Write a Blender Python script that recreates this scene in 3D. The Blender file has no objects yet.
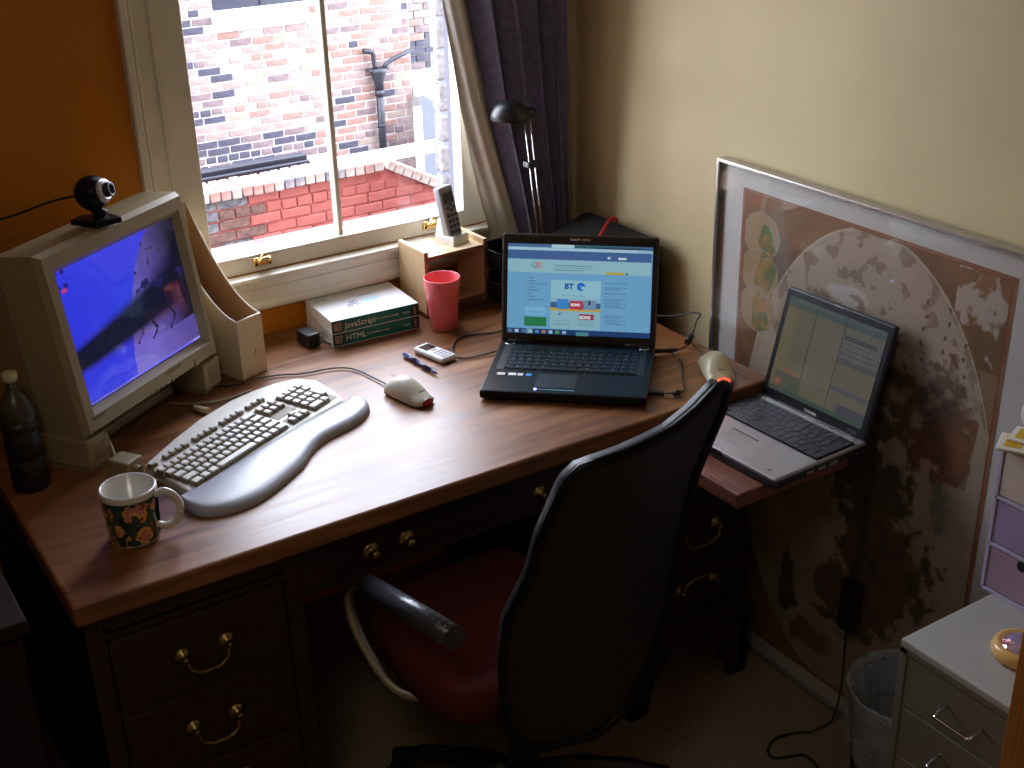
import bpy, bmesh, math, random
from mathutils import Vector, Matrix, noise
random.seed(7)
SC = bpy.context.scene
COL = SC.collection
PI = math.pi
YFRONT = -4.2
R = math.radians

# ------------------------------------------------------------------ camera
cam = bpy.data.cameras.new('camera'); cam_o = bpy.data.objects.new('camera', cam); COL.objects.link(cam_o)
cam.sensor_width = 36.0; cam.lens = 1278.74 / 1024 * 36.0; cam.clip_start = .02; cam.clip_end = 200
RM = Matrix(((0.83946273, -0.54291108, -0.02344969), (0.24840125, 0.34498897, 0.90514056), (-0.48332095, -0.7656567, 0.42446517)))
cam_o.matrix_world = Matrix.Translation((-1.778, -2.5355, 1.84)) @ RM.transposed().to_4x4()
SC.camera = cam_o

# ------------------------------------------------------------------ world, sun, exposure
w = bpy.data.worlds.new('overcast_sky'); SC.world = w; w.use_nodes = True
nt = w.node_tree; bg = nt.nodes['Background']
tc = nt.nodes.new('ShaderNodeTexCoord'); sep = nt.nodes.new('ShaderNodeSeparateXYZ'); cr = nt.nodes.new('ShaderNodeValToRGB')
nt.links.new(tc.outputs['Generated'], sep.inputs[0]); nt.links.new(sep.outputs['Z'], cr.inputs[0]); nt.links.new(cr.outputs[0], bg.inputs[0])
cr.color_ramp.elements[0].position = 0; cr.color_ramp.elements[0].color = (.86, .90, 1, 1)
cr.color_ramp.elements[1].position = 1; cr.color_ramp.elements[1].color = (.72, .80, 1, 1)
bg.inputs[1].default_value = 18.0
port = bpy.data.lights.new('window_portal', 'AREA'); port.shape = 'RECTANGLE'; port.size = .74; port.size_y = 1.36; port.energy = 1
port.cycles.is_portal = True
port_o = bpy.data.objects.new('window_portal', port); COL.objects.link(port_o); port_o.location = (-.61, .32, 1.57); port_o.rotation_euler = (R(-90), 0, 0)
cl_ = bpy.data.lights.new('added_fill_light', 'AREA'); cl_.shape = 'DISK'; cl_.size = .5; cl_.energy = 4.0; cl_.color = (1, .90, .76)  # fill light added to brighten the room; no such lamp is seen
cl_o = bpy.data.objects.new('added_fill_light', cl_); COL.objects.link(cl_o); cl_o.location = (-1.9, -2.1, 2.30)
SC.view_settings.view_transform = 'Standard'; SC.view_settings.look = 'None'
SC.view_settings.exposure = 0.0; SC.view_settings.gamma = 1; SC.view_settings.use_curve_mapping = False
SC.cycles.use_denoising = True
SC.cycles.max_bounces = 10; SC.cycles.diffuse_bounces = 5; SC.cycles.transparent_max_bounces = 16
SC.cycles.caustics_reflective = False; SC.cycles.caustics_refractive = False
SC.cycles.sample_clamp_indirect = 6


# ------------------------------------------------------------------ materials
def s2l(c):
    return tuple((x / 255 / 12.92) if x / 255 <= .04045 else ((x / 255 + .055) / 1.055) ** 2.4 for x in c)


def mat(name, rgb, rough=.5, metal=0, var=.12, scale=20, bump=.0, bscale=200, stretch=None, rgb2=None, coat=0, spec=None, trans=0, emit=0, alpha=1, sss=0):
    """procedural principled material; rgb are linear values"""
    m = bpy.data.materials.new(name); m.use_nodes = True; n = m.node_tree; b = n.nodes['Principled BSDF']
    b.inputs['Roughness'].default_value = rough; b.inputs['Metallic'].default_value = metal
    if coat: b.inputs['Coat Weight'].default_value = coat; b.inputs['Coat Roughness'].default_value = .15
    if spec is not None: b.inputs['Specular IOR Level'].default_value = spec
    if trans: b.inputs['Transmission Weight'].default_value = trans
    if alpha < 1: b.inputs['Alpha'].default_value = alpha
    if sss: b.inputs['Subsurface Weight'].default_value = sss; b.inputs['Subsurface Radius'].default_value = (.02, .01, .01)
    t = n.nodes.new('ShaderNodeTexCoord'); mp = n.nodes.new('ShaderNodeMapping'); n.links.new(t.outputs['Object'], mp.inputs[0])
    if stretch: mp.inputs['Scale'].default_value = stretch
    nz = n.nodes.new('ShaderNodeTexNoise'); nz.inputs['Scale'].default_value = scale; nz.inputs['Detail'].default_value = 5
    n.links.new(mp.outputs[0], nz.inputs[0])
    r = n.nodes.new('ShaderNodeValToRGB'); n.links.new(nz.outputs[0], r.inputs[0]); n.links.new(r.outputs[0], b.inputs['Base Color'])
    c2 = rgb2 or tuple(min(1, x * (1 + var)) for x in rgb); c1 = rgb if rgb2 else tuple(x * (1 - var) for x in rgb)
    r.color_ramp.elements[0].position = .33; r.color_ramp.elements[1].position = .67
    r.color_ramp.elements[0].color = (*c1, 1); r.color_ramp.elements[1].color = (*c2, 1)
    if bump:
        n2 = n.nodes.new('ShaderNodeTexNoise'); n2.inputs['Scale'].default_value = bscale; n.links.new(mp.outputs[0], n2.inputs[0])
        bp = n.nodes.new('ShaderNodeBump'); bp.inputs['Strength'].default_value = bump; bp.inputs['Distance'].default_value = .004
        n.links.new(n2.outputs[0], bp.inputs['Height']); n.links.new(bp.outputs[0], b.inputs['Normal'])
    if emit:
        n.links.new(r.outputs[0], b.inputs['Emission Color']); b.inputs['Emission Strength'].default_value = emit
    return m


def wood(name, dark, light, rough=.35, axis=0, scale=6, bump=.15, coat=0, blot=.0):
    m = bpy.data.materials.new(name); m.use_nodes = True; n = m.node_tree; b = n.nodes['Principled BSDF']
    b.inputs['Roughness'].default_value = rough
    if coat: b.inputs['Coat Weight'].default_value = coat; b.inputs['Coat Roughness'].default_value = .25
    t = n.nodes.new('ShaderNodeTexCoord'); mp = n.nodes.new('ShaderNodeMapping'); n.links.new(t.outputs['Object'], mp.inputs[0])
    st = [9, 9, 9]; st[axis] = .7; mp.inputs['Scale'].default_value = st
    nz = n.nodes.new('ShaderNodeTexNoise'); nz.inputs['Scale'].default_value = scale; nz.inputs['Detail'].default_value = 8; nz.inputs['Distortion'].default_value = .6
    n.links.new(mp.outputs[0], nz.inputs[0])
    r = n.nodes.new('ShaderNodeValToRGB'); n.links.new(nz.outputs[0], r.inputs[0])
    r.color_ramp.elements[0].position = .3; r.color_ramp.elements[1].position = .7
    r.color_ramp.elements[0].color = (*dark, 1); r.color_ramp.elements[1].color = (*light, 1)
    # wear blotches
    n3 = n.nodes.new('ShaderNodeTexNoise'); n3.inputs['Scale'].default_value = 5; n3.inputs['Detail'].default_value = 6; n.links.new(t.outputs['Object'], n3.inputs[0])
    mx = n.nodes.new('ShaderNodeMixRGB'); mx.blend_type = 'MULTIPLY'; mx.inputs[0].default_value = blot
    r2 = n.nodes.new('ShaderNodeValToRGB'); r2.color_ramp.elements[0].position = .35; r2.color_ramp.elements[1].position = .6
    r2.color_ramp.elements[0].color = (.45, .4, .38, 1); r2.color_ramp.elements[1].color = (1, 1, 1, 1)
    n.links.new(n3.outputs[0], r2.inputs[0]); n.links.new(r.outputs[0], mx.inputs[1]); n.links.new(r2.outputs[0], mx.inputs[2])
    n.links.new(mx.outputs[0], b.inputs['Base Color'])
    ma = n.nodes.new('ShaderNodeMath'); ma.operation = 'MULTIPLY_ADD'; ma.inputs[1].default_value = .25; ma.inputs[2].default_value = rough - .12
    n.links.new(nz.outputs[0], ma.inputs[0]); n.links.new(ma.outputs[0], b.inputs['Roughness'])
    if bump:
        bp = n.nodes.new('ShaderNodeBump'); bp.inputs['Strength'].default_value = bump; bp.inputs['Distance'].default_value = .002
        n.links.new(nz.outputs[0], bp.inputs['Height']); n.links.new(bp.outputs[0], b.inputs['Normal'])
    return m


def vcol(name, rough=.5, emit=0, coat=0, base=1.0, spec=.5):
    """printed picture or lit screen whose colours are stored on the mesh"""
    m = bpy.data.materials.new(name); m.use_nodes = True; n = m.node_tree; b = n.nodes['Principled BSDF']
    a = n.nodes.new('ShaderNodeVertexColor'); a.layer_name = 'Col'
    b.inputs['Roughness'].default_value = rough; b.inputs['Specular IOR Level'].default_value = spec
    if coat: b.inputs['Coat Weight'].default_value = coat; b.inputs['Coat Roughness'].default_value = .05
    if emit:
        b.inputs['Base Color'].default_value = (.02, .02, .02, 1)
        n.links.new(a.outputs[0], b.inputs['Emission Color']); b.inputs['Emission Strength'].default_value = emit
    else:
        n.links.new(a.outputs[0], b.inputs['Base Color'])
    return m


def glassy(name, tint=(1, 1, 1), rough=0.0, ior=1.45, haze=0.0):
    """thin sheet of glass: clear with a Fresnel reflection"""
    m = bpy.data.materials.new(name); m.use_nodes = True; n = m.node_tree
    for x in list(n.nodes): n.nodes.remove(x)
    o = n.nodes.new('ShaderNodeOutputMaterial'); t = n.nodes.new('ShaderNodeBsdfTransparent'); g = n.nodes.new('ShaderNodeBsdfGlossy')
    lw = n.nodes.new('ShaderNodeLayerWeight'); lw.inputs[0].default_value = .5; pw_ = n.nodes.new('ShaderNodeMath'); pw_.operation = 'POWER'; pw_.inputs[1].default_value = 5; f = n.nodes.new('ShaderNodeMath'); f.operation = 'MULTIPLY_ADD'; f.inputs[1].default_value = .92; f.inputs[2].default_value = (ior - 1) ** 2 / (ior + 1) ** 2 * 1.0
    n.links.new(lw.outputs['Facing'], pw_.inputs[0]); n.links.new(pw_.outputs[0], f.inputs[0]); mx = n.nodes.new('ShaderNodeMixShader')
    t.inputs[0].default_value = (*tint, 1); g.inputs['Roughness'].default_value = rough
    n.links.new(f.outputs[0], mx.inputs[0]); n.links.new(t.outputs[0], mx.inputs[1]); n.links.new(g.outputs[0], mx.inputs[2])
    if haze:
        d = n.nodes.new('ShaderNodeBsdfDiffuse'); d.inputs[0].default_value = (*tint, 1); m2 = n.nodes.new('ShaderNodeMixShader')
        nz = n.nodes.new('ShaderNodeTexNoise'); nz.inputs['Scale'].default_value = 25; tc_ = n.nodes.new('ShaderNodeTexCoord'); n.links.new(tc_.outputs['Object'], nz.inputs[0])
        ml = n.nodes.new('ShaderNodeMath'); ml.operation = 'MULTIPLY'; ml.inputs[1].default_value = haze * 2; n.links.new(nz.outputs[0], ml.inputs[0]); n.links.new(ml.outputs[0], m2.inputs[0])
        n.links.new(mx.outputs[0], m2.inputs[1]); n.links.new(d.outputs[0], m2.inputs[2]); n.links.new(m2.outputs[0], o.inputs[0])
    else:
        n.links.new(mx.outputs[0], o.inputs[0])
    return m


def emitm(name, rgb, k):
    return mat(name, rgb, .5, emit=k, var=.02)


M = dict(
    orange=mat('orange_wall_paint', (.62, .205, .003), .6, var=.06, scale=4, bump=.1, bscale=90),
    beige=mat('cream_wall_paint', (.66, .54, .30), .65, var=.05, scale=3, bump=.12, bscale=60),
    ceil=mat('ceiling_paint', (.74, .71, .65), .8, var=.04),
    dim=mat('dull_room_paint', (.55, .38, .18), .8, var=.06),
    carpet=mat('beige_carpet_pile', (.38, .295, .185), .95, var=.25, scale=160, bump=.8, bscale=500),
    wpaint=mat('white_gloss_paint', (.80, .74, .60), .3, var=.05, scale=15, bump=.04, bscale=40),
    ext_white=mat('white_masonry_paint', (.60, .60, .62), .7, var=.04),
    brass=mat('brass', (.75, .52, .20), .25, metal=1, var=.15, scale=60),
    old_brass=mat('aged_brass', (.34, .23, .085), .36, metal=1, var=.25, scale=90),
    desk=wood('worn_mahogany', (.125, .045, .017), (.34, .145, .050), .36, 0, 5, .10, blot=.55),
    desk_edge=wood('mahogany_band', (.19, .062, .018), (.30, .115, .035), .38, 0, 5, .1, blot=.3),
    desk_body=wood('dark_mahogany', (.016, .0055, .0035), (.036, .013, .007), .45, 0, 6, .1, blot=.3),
    slide=wood('scuffed_red_mahogany', (.10, .030, .020), (.30, .11, .075), .4, 1, 14, .4, blot=.4),
    pine=wood('orange_pine', (.38, .15, .035), (.50, .22, .06), .4, 2, 4, .1),
    birch=wood('pale_birch', (.60, .42, .22), (.72, .54, .32), .45, 2, 2, .05),
    birch_edge=wood('birch_brown_edge', (.20, .09, .04), (.28, .13, .06), .5, 0, 5, .1),
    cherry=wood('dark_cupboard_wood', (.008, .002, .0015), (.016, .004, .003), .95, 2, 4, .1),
    beigep=mat('aged_beige_plastic', (.36, .30, .175), .45, var=.05, scale=8, bump=.06, bscale=600),
    beigep2=mat('grey_beige_plastic', (.30, .255, .165), .5, var=.05, scale=8),
    keycap=mat('off_white_keycap', (.76, .76, .70), .45, var=.05, scale=30),
    kbody=mat('off_white_keyboard_plastic', (.72, .70, .60), .45, var=.04, bump=.05, bscale=500),
    keywell=mat('keyboard_well_plastic', (.22, .18, .12), .6),
    rest=mat('grey_wrist_rest_vinyl', (.40, .42, .47), .32, var=.04, bump=.05, bscale=600),
    mousep=mat('ivory_mouse_plastic', (.62, .59, .47), .35, var=.04),
    mousep2=mat('yellowed_mouse_plastic', (.62, .58, .36), .33, var=.04),
    red=mat('translucent_red_plastic', (.28, .01, .01), .25),
    redled=emitm('red_optical_glow', (1, .05, .03), 3.0),
    black=mat('black_plastic', (.012, .012, .014), .38, var=.2, scale=40, bump=.04, bscale=600),
    gloss=mat('glossy_black_plastic', (.006, .006, .007), .34, spec=.2, var=.2, scale=30),
    rubber=mat('black_rubber_cable', (.02, .02, .022), .5, var=.2),
    lidm=mat('brown_black_bezel', (.035, .028, .020), .35, var=.1),
    screen_off=mat('dark_glass', (.01, .01, .012), .1),
    silver=mat('silver_plastic', (.46, .44, .45), .28, metal=.6, var=.05, bump=.03, bscale=900),
    chrome=mat('chrome', (.8, .8, .82), .12, metal=1, var=.04),
    steel=mat('brushed_steel_tube', (.50, .48, .44), .34, metal=1, var=.06),
    cream=mat('cream_card', (.66, .53, .34), .6, var=.04, bump=.05, bscale=300),
    cardin=mat('brown_card_inside', (.46, .27, .14), .7, var=.05),
    edge=mat('white_card_edge', (.85, .80, .72), .6),
    paper=mat('book_pages', (.80, .76, .68), .7, var=.08, scale=300, stretch=(.1, .1, 6)),
    cover=mat('white_book_cover', (.86, .86, .88), .25, var=.03),
    teal=mat('teal_book_spine', (.005, .17, .145), .32, var=.08),
    dark_spine=mat('black_spine_panel', (.03, .03, .03), .4),
    sepia=mat('sepia_print', (.35, .28, .22), .6, var=.5, scale=90),
    white=mat('white_ink', (.85, .83, .75), .5),
    inkdark=mat('dark_ink', (.03, .04, .08), .5),
    pale_blue=mat('pale_blue_ink', (.45, .75, .85), .5),
    mugw=mat('white_glazed_ceramic', (.78, .77, .74), .15, var=.03, coat=.5),
    pink=mat('pink_tumbler_plastic', (1.0, .20, .22), .3, var=.02, trans=.15, sss=.5),
    phoneg=mat('pale_grey_handset_plastic', (.30, .30, .31), .35, metal=.2, var=.04),
    phonew=mat('pale_cradle_plastic', (.70, .70, .68), .35),
    curtain=mat('slate_blue_curtain_cloth', (.20, .19, .31), .85, var=.18, scale=60, bump=.3, bscale=350),
    lining=mat('white_curtain_lining', (.72, .68, .60), .8, var=.05, scale=20, bump=.15, bscale=200, trans=.0, sss=.2),
    bag=mat('black_neoprene', (.008, .008, .009), .8, var=.2, bump=.3, bscale=700),
    redstrap=mat('red_webbing', (.55, .03, .03), .6, var=.1, scale=200),
    seat=mat('dark_red_upholstery', (.105, .009, .012), .85, var=.12, scale=200, bump=.4, bscale=700),
    leather=mat('black_chair_fabric', (.010, .010, .011), .42, var=.2, scale=60, bump=.1, bscale=400),
    grip=mat('black_foam_grip', (.045, .045, .06), .3, var=.1),
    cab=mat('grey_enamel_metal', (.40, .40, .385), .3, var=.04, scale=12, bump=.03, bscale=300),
    cabfront=mat('dimmed_grey_enamel', (.15, .14, .10), .35, var=.05, scale=12),  # front enamel darkened: the low light on it is put into the colour
    lilacf=mat('lilac_frame_plastic', (.46, .42, .58), .4, var=.03),
    d_cream=mat('cream_drawer_plastic', (.60, .52, .47), .4, var=.03),
    d_lilac=mat('violet_drawer_plastic', (.34, .27, .44), .4, var=.03),
    d_mauve=mat('mauve_drawer_plastic', (.36, .25, .33), .4, var=.03),
    liner=mat('clear_bin_liner', (.50, .55, .60), .25, var=.15, scale=25, alpha=.42, bump=.8, bscale=25),
    yellow=mat('yellow_print', (.75, .48, .03), .4),
    bluep=mat('blue_print', (.05, .10, .55), .4),
    honey=wood('honey_turned_wood', (.62, .36, .10), (.74, .48, .18), .22, 0, 2, .05),
    frame_al=mat('silver_frame_metal', (.55, .53, .52), .25, metal=.9, var=.05),
    mount=mat('white_picture_mount', (.62, .60, .57), .6, var=.03),
    mortar=mat('pale_lime_mortar', (.40, .39, .38), .95, var=.10, scale=8),
    b1=mat('brick_pale_pink', (.17, .11, .098), .9, rgb2=(.25, .20, .185), scale=16),
    b2=mat('brick_orange_pink', (.165, .085, .066), .9, rgb2=(.24, .155, .13), scale=16),
    b3=mat('brick_whitewashed', (.215, .18, .17), .9, rgb2=(.31, .28, .27), scale=12),
    b4=mat('brick_sooty_grey', (.022, .022, .036), .9, rgb2=(.06, .056, .08), scale=16),
    b5=mat('brick_purple_grey', (.085, .06, .065), .9, rgb2=(.18, .13, .13), scale=16),
    b6=mat('brick_buff', (.19, .145, .11), .9, rgb2=(.26, .215, .175), scale=16),
    redpaint=mat('red_painted_brick', (.27, .062, .047), .75, rgb2=(.36, .10, .078), scale=9, bump=.4, bscale=30),
    redmortar=mat('red_painted_joint', (.30, .060, .046), .9, rgb2=(.44, .13, .105), scale=14),
    rough1=mat('rough_brick_brown', (.07, .038, .03), .95, rgb2=(.19, .10, .075), scale=26, bump=.6, bscale=60),
    rough2=mat('rough_brick_grey', (.045, .045, .058), .95, rgb2=(.20, .19, .18), scale=24, bump=.6, bscale=60),
    cop1=mat('coping_brick_cream', (.30, .22, .175), .9, rgb2=(.38, .32, .28), scale=14),
    cop2=mat('coping_brick_pink', (.28, .13, .10), .9, rgb2=(.34, .22, .18), scale=14),
    cop3=mat('coping_brick_stained', (.11, .10, .13), .9, rgb2=(.32, .27, .24), scale=18),
    iron=mat('painted_iron_pipe', (.008, .009, .016), .5, var=.2, scale=25),
    slate=mat('pale_slate', (.18, .20, .235), .6, var=.08, scale=30),
    stone=mat('weathered_stone', (.10, .09, .088), .95, rgb2=(.24, .225, .215), scale=22, bump=.5, bscale=50),
    glass=glassy('window_glass', ior=1.4),
    picglass=glassy('picture_glass', ior=1.5),
    darkwin=mat('dark_window', (.010, .012, .025), .4),
    mapv=vcol('printed_map', .6),
    mugv=vcol('mug_print', .15, coat=.5),
    scr1=vcol('laptop_display', .35, emit=.85),
    scr2=vcol('dim_laptop_display', .12, emit=.70),
    scrc=vcol('tube_display', .08, emit=.85),
)
M['bin'] = mat('dark_wire_mesh', (.03, .03, .035), .5, metal=.3)
M['carpetfar'] = M['carpet']


# ------------------------------------------------------------------ mesh builder
class MB:
    def __init__(s): s.bm = bmesh.new(); s.mi = 0
    def _add(s, verts, faces, smooth=False):
        vs = [s.bm.verts.new(v) for v in verts]
        for f in faces:
            try: q = s.bm.faces.new([vs[i] for i in f]); q.material_index = s.mi; q.smooth = smooth
            except ValueError: pass
        return vs
    def box(s, x0, x1, y0, y1, z0, z1, bev=0, mx=None, seg=2):
        b2 = bmesh.new(); bmesh.ops.create_cube(b2, size=1)
        for v in b2.verts: v.co = Vector(((x0 + x1) / 2 + v.co.x * (x1 - x0), (y0 + y1) / 2 + v.co.y * (y1 - y0), (z0 + z1) / 2 + v.co.z * (z1 - z0)))
        if bev:
            bev = min(bev, .49 * min(abs(x1 - x0), abs(y1 - y0), abs(z1 - z0)))
            bmesh.ops.bevel(b2, geom=b2.edges[:], offset=bev, segments=seg, profile=.5, affect='EDGES')
        s.merge(b2, mx); return s
    def merge(s, b2, mx=None, smooth=None):
        if mx is not None: b2.transform(mx)
        b2.verts.index_update(); vs = [s.bm.verts.new(v.co) for v in b2.verts]
        for f in b2.faces:
            try:
                q = s.bm.faces.new([vs[v.index] for v in f.verts]); q.material_index = s.mi; q.smooth = f.smooth if smooth is None else smooth
            except ValueError: pass
        b2.free()
    def prism(s, poly, z0, z1, mx=None, bev=0, seg=2, top=None, smooth=False):
        """poly in xy extruded z0..z1; z1/z0 may be functions of (x,y)"""
        b2 = bmesh.new(); fz0 = z0 if callable(z0) else (lambda x, y: z0); fz1 = z1 if callable(z1) else (lambda x, y: z1)
        lo = [b2.verts.new((x, y, fz0(x, y))) for x, y in poly]; tp = top or poly
        hi = [b2.verts.new((x, y, fz1(x, y))) for x, y in tp]; n = len(poly)
        b2.faces.new(lo[::-1]); b2.faces.new(hi)
        for i in range(n): b2.faces.new((lo[i], lo[(i + 1) % n], hi[(i + 1) % n], hi[i]))
        bmesh.ops.recalc_face_normals(b2, faces=b2.faces[:])
        if bev:
            ed = [e for e in b2.edges if all(v in hi for v in e.verts)]
            bmesh.ops.bevel(b2, geom=ed, offset=bev, segments=seg, profile=.5, affect='EDGES')
        s.merge(b2, mx, smooth); return s
    def cyl(s, p0, p1, r0, r1=None, n=16, cap=True, smooth=True):
        p0, p1 = Vector(p0), Vector(p1); r1 = r0 if r1 is None else r1; d = (p1 - p0).normalized()
        a = d.orthogonal().normalized(); b = d.cross(a); vs = []
        for p, r in ((p0, r0), (p1, r1)):
            for i in range(n):
                t = 2 * PI * i / n; vs.append(p + (a * math.cos(t) + b * math.sin(t)) * r)
        fs = [(i, (i + 1) % n, n + (i + 1) % n, n + i) for i in range(n)]
        v = s._add(vs, fs, smooth)
        if cap:
            for lst in (v[:n][::-1], v[n:]):
                q = s.bm.faces.new(lst); q.material_index = s.mi
        return s
    def tube(s, pts, r, n=8, closed=False, sm=3):
        pts = [Vector(p) for p in pts]
        if sm: pts = crom(pts, sm, closed)
        rr = r if hasattr(r, '__len__') else [r] * len(pts)
        if len(rr) != len(pts): rr = [rr[min(len(rr) - 1, int(i * len(rr) / len(pts)))] for i in range(len(pts))]
        k = len(pts); rings = []; up = None
        for i in range(k):
            if closed: t = pts[(i + 1) % k] - pts[i - 1]
            else: t = pts[min(i + 1, k - 1)] - pts[max(i - 1, 0)]
            t = t.normalized() if t.length > 1e-9 else Vector((0, 0, 1))
            if up is None: up = t.orthogonal().normalized()
            up = (up - t * up.dot(t)); up = up.normalized() if up.length > 1e-6 else t.orthogonal().normalized()
            sd = t.cross(up)
            rings.append([s.bm.verts.new(pts[i] + (up * math.cos(2 * PI * j / n) + sd * math.sin(2 * PI * j / n)) * rr[i]) for j in range(n)])
        rng = range(k) if closed else range(k - 1)
        for i in rng:
            A, B_ = rings[i], rings[(i + 1) % k]
            for j in range(n):
                q = s.bm.faces.new((A[j], A[(j + 1) % n], B_[(j + 1) % n], B_[j])); q.material_index = s.mi; q.smooth = True
        if not closed:
            for A in (rings[0][::-1], rings[-1]):
                q = s.bm.faces.new(A); q.material_index = s.mi
        return s
    def lathe(s, prof, c=(0, 0, 0), n=32, mx=None, smooth=True, mis=None):
        b2 = bmesh.new(); rings = []
        for r, z in prof:
            if r < 1e-6: rings.append([b2.verts.new((0, 0, z))] * n)
            else: rings.append([b2.verts.new((r * math.cos(2 * PI * j / n), r * math.sin(2 * PI * j / n), z)) for j in range(n)])
        for i in range(len(prof) - 1):
            for j in range(n):
                vs = []
                for v in (rings[i][j], rings[i][(j + 1) % n], rings[i + 1][(j + 1) % n], rings[i + 1][j]):
                    if v not in vs: vs.append(v)
                if len(vs) > 2:
                    f = b2.faces.new(vs); f.smooth = smooth
        bmesh.ops.recalc_face_normals(b2, faces=b2.faces[:])
        m = Matrix.Translation(c)
        s.merge(b2, m if mx is None else mx @ m); return s
    def ball(s, c, r, sc=(1, 1, 1), mx=None, u=20, v=12):
        b2 = bmesh.new(); bmesh.ops.create_uvsphere(b2, u_segments=u, v_segments=v, radius=r)
        for f in b2.faces: f.smooth = True
        m = Matrix.Translation(c) @ Matrix.Diagonal((*sc, 1))
        s.merge(b2, m if mx is None else mx @ m); return s
    def sheet(s, rows, thick=0, smooth=True, close=False):
        """rows: list of rows of points"""
        n = len(rows[0]); V = [[s.bm.verts.new(p) for p in r] for r in rows]
        for i in range(len(rows) - 1):
            for j in range(n - 1 + (1 if close else 0)):
                try:
                    q = s.bm.faces.new((V[i][j], V[i][(j + 1) % n], V[i + 1][(j + 1) % n], V[i + 1][j])); q.material_index = s.mi; q.smooth = smooth
                except ValueError: pass
        return s
    def text(s, t, size, mx, ext=.0003, al='LEFT', bold=0):
        cu = bpy.data.curves.new('t', 'FONT'); cu.body = t; cu.size = size; cu.extrude = ext; cu.align_x = al; cu.resolution_u = 2; cu.offset = bold
        o = bpy.data.objects.new('t', cu); COL.objects.link(o); dg = bpy.context.evaluated_depsgraph_get(); dg.update()
        me = bpy.data.meshes.new_from_object(o.evaluated_get(dg)); b2 = bmesh.new(); b2.from_mesh(me)
        bpy.data.objects.remove(o); bpy.data.meshes.remove(me); bpy.data.curves.remove(cu)
        s.merge(b2, mx); return s
    def build(s, name, mats, parent=None, loc=None, rot=None, mod=None):
        me = bpy.data.meshes.new(name); s.bm.to_mesh(me); s.bm.free()
        for m in (mats if isinstance(mats, (list, tuple)) else [mats]): me.materials.append(M[m] if isinstance(m, str) else m)
        o = bpy.data.objects.new(name, me); COL.objects.link(o)
        if parent is not None: o.parent = parent
        if loc: o.location = loc
        if rot: o.rotation_euler = rot
        if mod == 'sub': x = o.modifiers.new('s', 'SUBSURF'); x.levels = x.render_levels = 2
        if mod and mod != 'sub': x = o.modifiers.new('s', 'SOLIDIFY'); x.thickness = mod; x.offset = 0
        return o


def crom(p, k, closed=False):
    out = []; n = len(p)
    rng = range(n) if closed else range(n - 1)
    for i in rng:
        a = p[i - 1] if (closed or i > 0) else p[0] * 2 - p[1]; b = p[i]; c = p[(i + 1) % n]
        d = p[(i + 2) % n] if (closed or i + 2 < n) else p[-1] * 2 - p[-2]
        for j in range(k):
            t = j / k
            out.append(.5 * ((2 * b) + (c - a) * t + (2 * a - 5 * b + 4 * c - d) * t * t + (3 * b - a - 3 * c + d) * t ** 3))
    if not closed: out.append(p[-1])
    return out


def tag(o, label, cat, group=None, kind=None):
    if label: o['label'] = label
    if cat: o['category'] = cat
    if group: o['group'] = group
    if kind: o['kind'] = kind
    return o


def thing(name, label, cat, loc=(0, 0, 0), rz=0, group=None):
    o = bpy.data.objects.new(name, None); COL.objects.link(o); o.empty_display_size = .05
    o.location = loc; o.rotation_euler = (0, 0, rz)
    return tag(o, label, cat, group)


def struct(o): o['kind'] = 'structure'; return o
def T(x, y, z): return Matrix.Translation((x, y, z))
def RZ(a): return Matrix.Rotation(a, 4, 'Z')
def RX(a): return Matrix.Rotation(a, 4, 'X')
def RY(a): return Matrix.Rotation(a, 4, 'Y')


def colorgrid(name, mtl, parent, nx, ny, pos, colf):
    """grid of small quads with a colour each; pos(u,v)->point, v from top; colf(u,v)->linear rgb"""
    me = bpy.data.meshes.new(name); vs = [pos(i / nx, j / ny) for j in range(ny + 1) for i in range(nx + 1)]
    fs = [(j * (nx + 1) + i, (j + 1) * (nx + 1) + i, (j + 1) * (nx + 1) + i + 1, j * (nx + 1) + i + 1) for j in range(ny) for i in range(nx)]
    me.from_pydata(vs, [], fs); at = me.color_attributes.new('Col', 'FLOAT_COLOR', 'CORNER'); buf = []
    for j in range(ny):
        for i in range(nx):
            c = (*colf((i + .5) / nx, (j + .5) / ny), 1.0); buf += c * 4
    at.data.foreach_set('color', buf); me.materials.append(mtl); me.update()
    o = bpy.data.objects.new(name, me); COL.objects.link(o); o.parent = parent
    return o


def nz(x, y, z=0, s=1): return noise.noise(Vector((x * s, y * s, z)))
def fbm(x, y, z=0, o=5): return noise.fractal(Vector((x, y, z)), 1.0, 2.0, o)
def mixc(a, b, t): t = max(0, min(1, t)); return tuple(p + (q - p) * t for p, q in zip(a, b))


# ================================================================== ROOM SHELL
XL, YF, ZC = -3.4, -4.2, 2.45
struct(MB().box(XL - .1, .1, YF - .1, .12, -.1, 0).build('floor', 'carpet'))
struct(MB().box(XL - .1, .25, YF - .1, .13, ZC, ZC + .2).build('ceiling', 'ceil'))
WX0, WX1, WZ0, WZ1 = -.985, -.235, .885, 2.25
b = MB()
b.box(XL, WX0, 0, .13, 0, ZC); b.box(WX1, .25, 0, .13, 0, ZC); b.box(WX0, WX1, 0, .13, 0, WZ0); b.box(WX0, WX1, 0, .13, WZ1, ZC)
struct(b.build('wall_back', 'orange'))
struct(MB().box(0, .25, YF, 0, 0, ZC).build('wall_right', 'beige'))
struct(MB().box(XL - .1, XL, YF - .1, .13, 0, ZC).build('wall_left', 'dim'))
struct(MB().box(XL, .25, YF - .1, YF, 0, ZC).build('wall_front', 'dim'))
b = MB(); b.prism([(0, 0), (0, .10), (-.006, .115), (-.016, .12), (-.016, 0)], YF, -1.42, RX(PI / 2) @ Matrix.Scale(-1, 4, (0, 0, 1)))
struct(b.build('baseboard_right', 'wpaint'))

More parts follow.
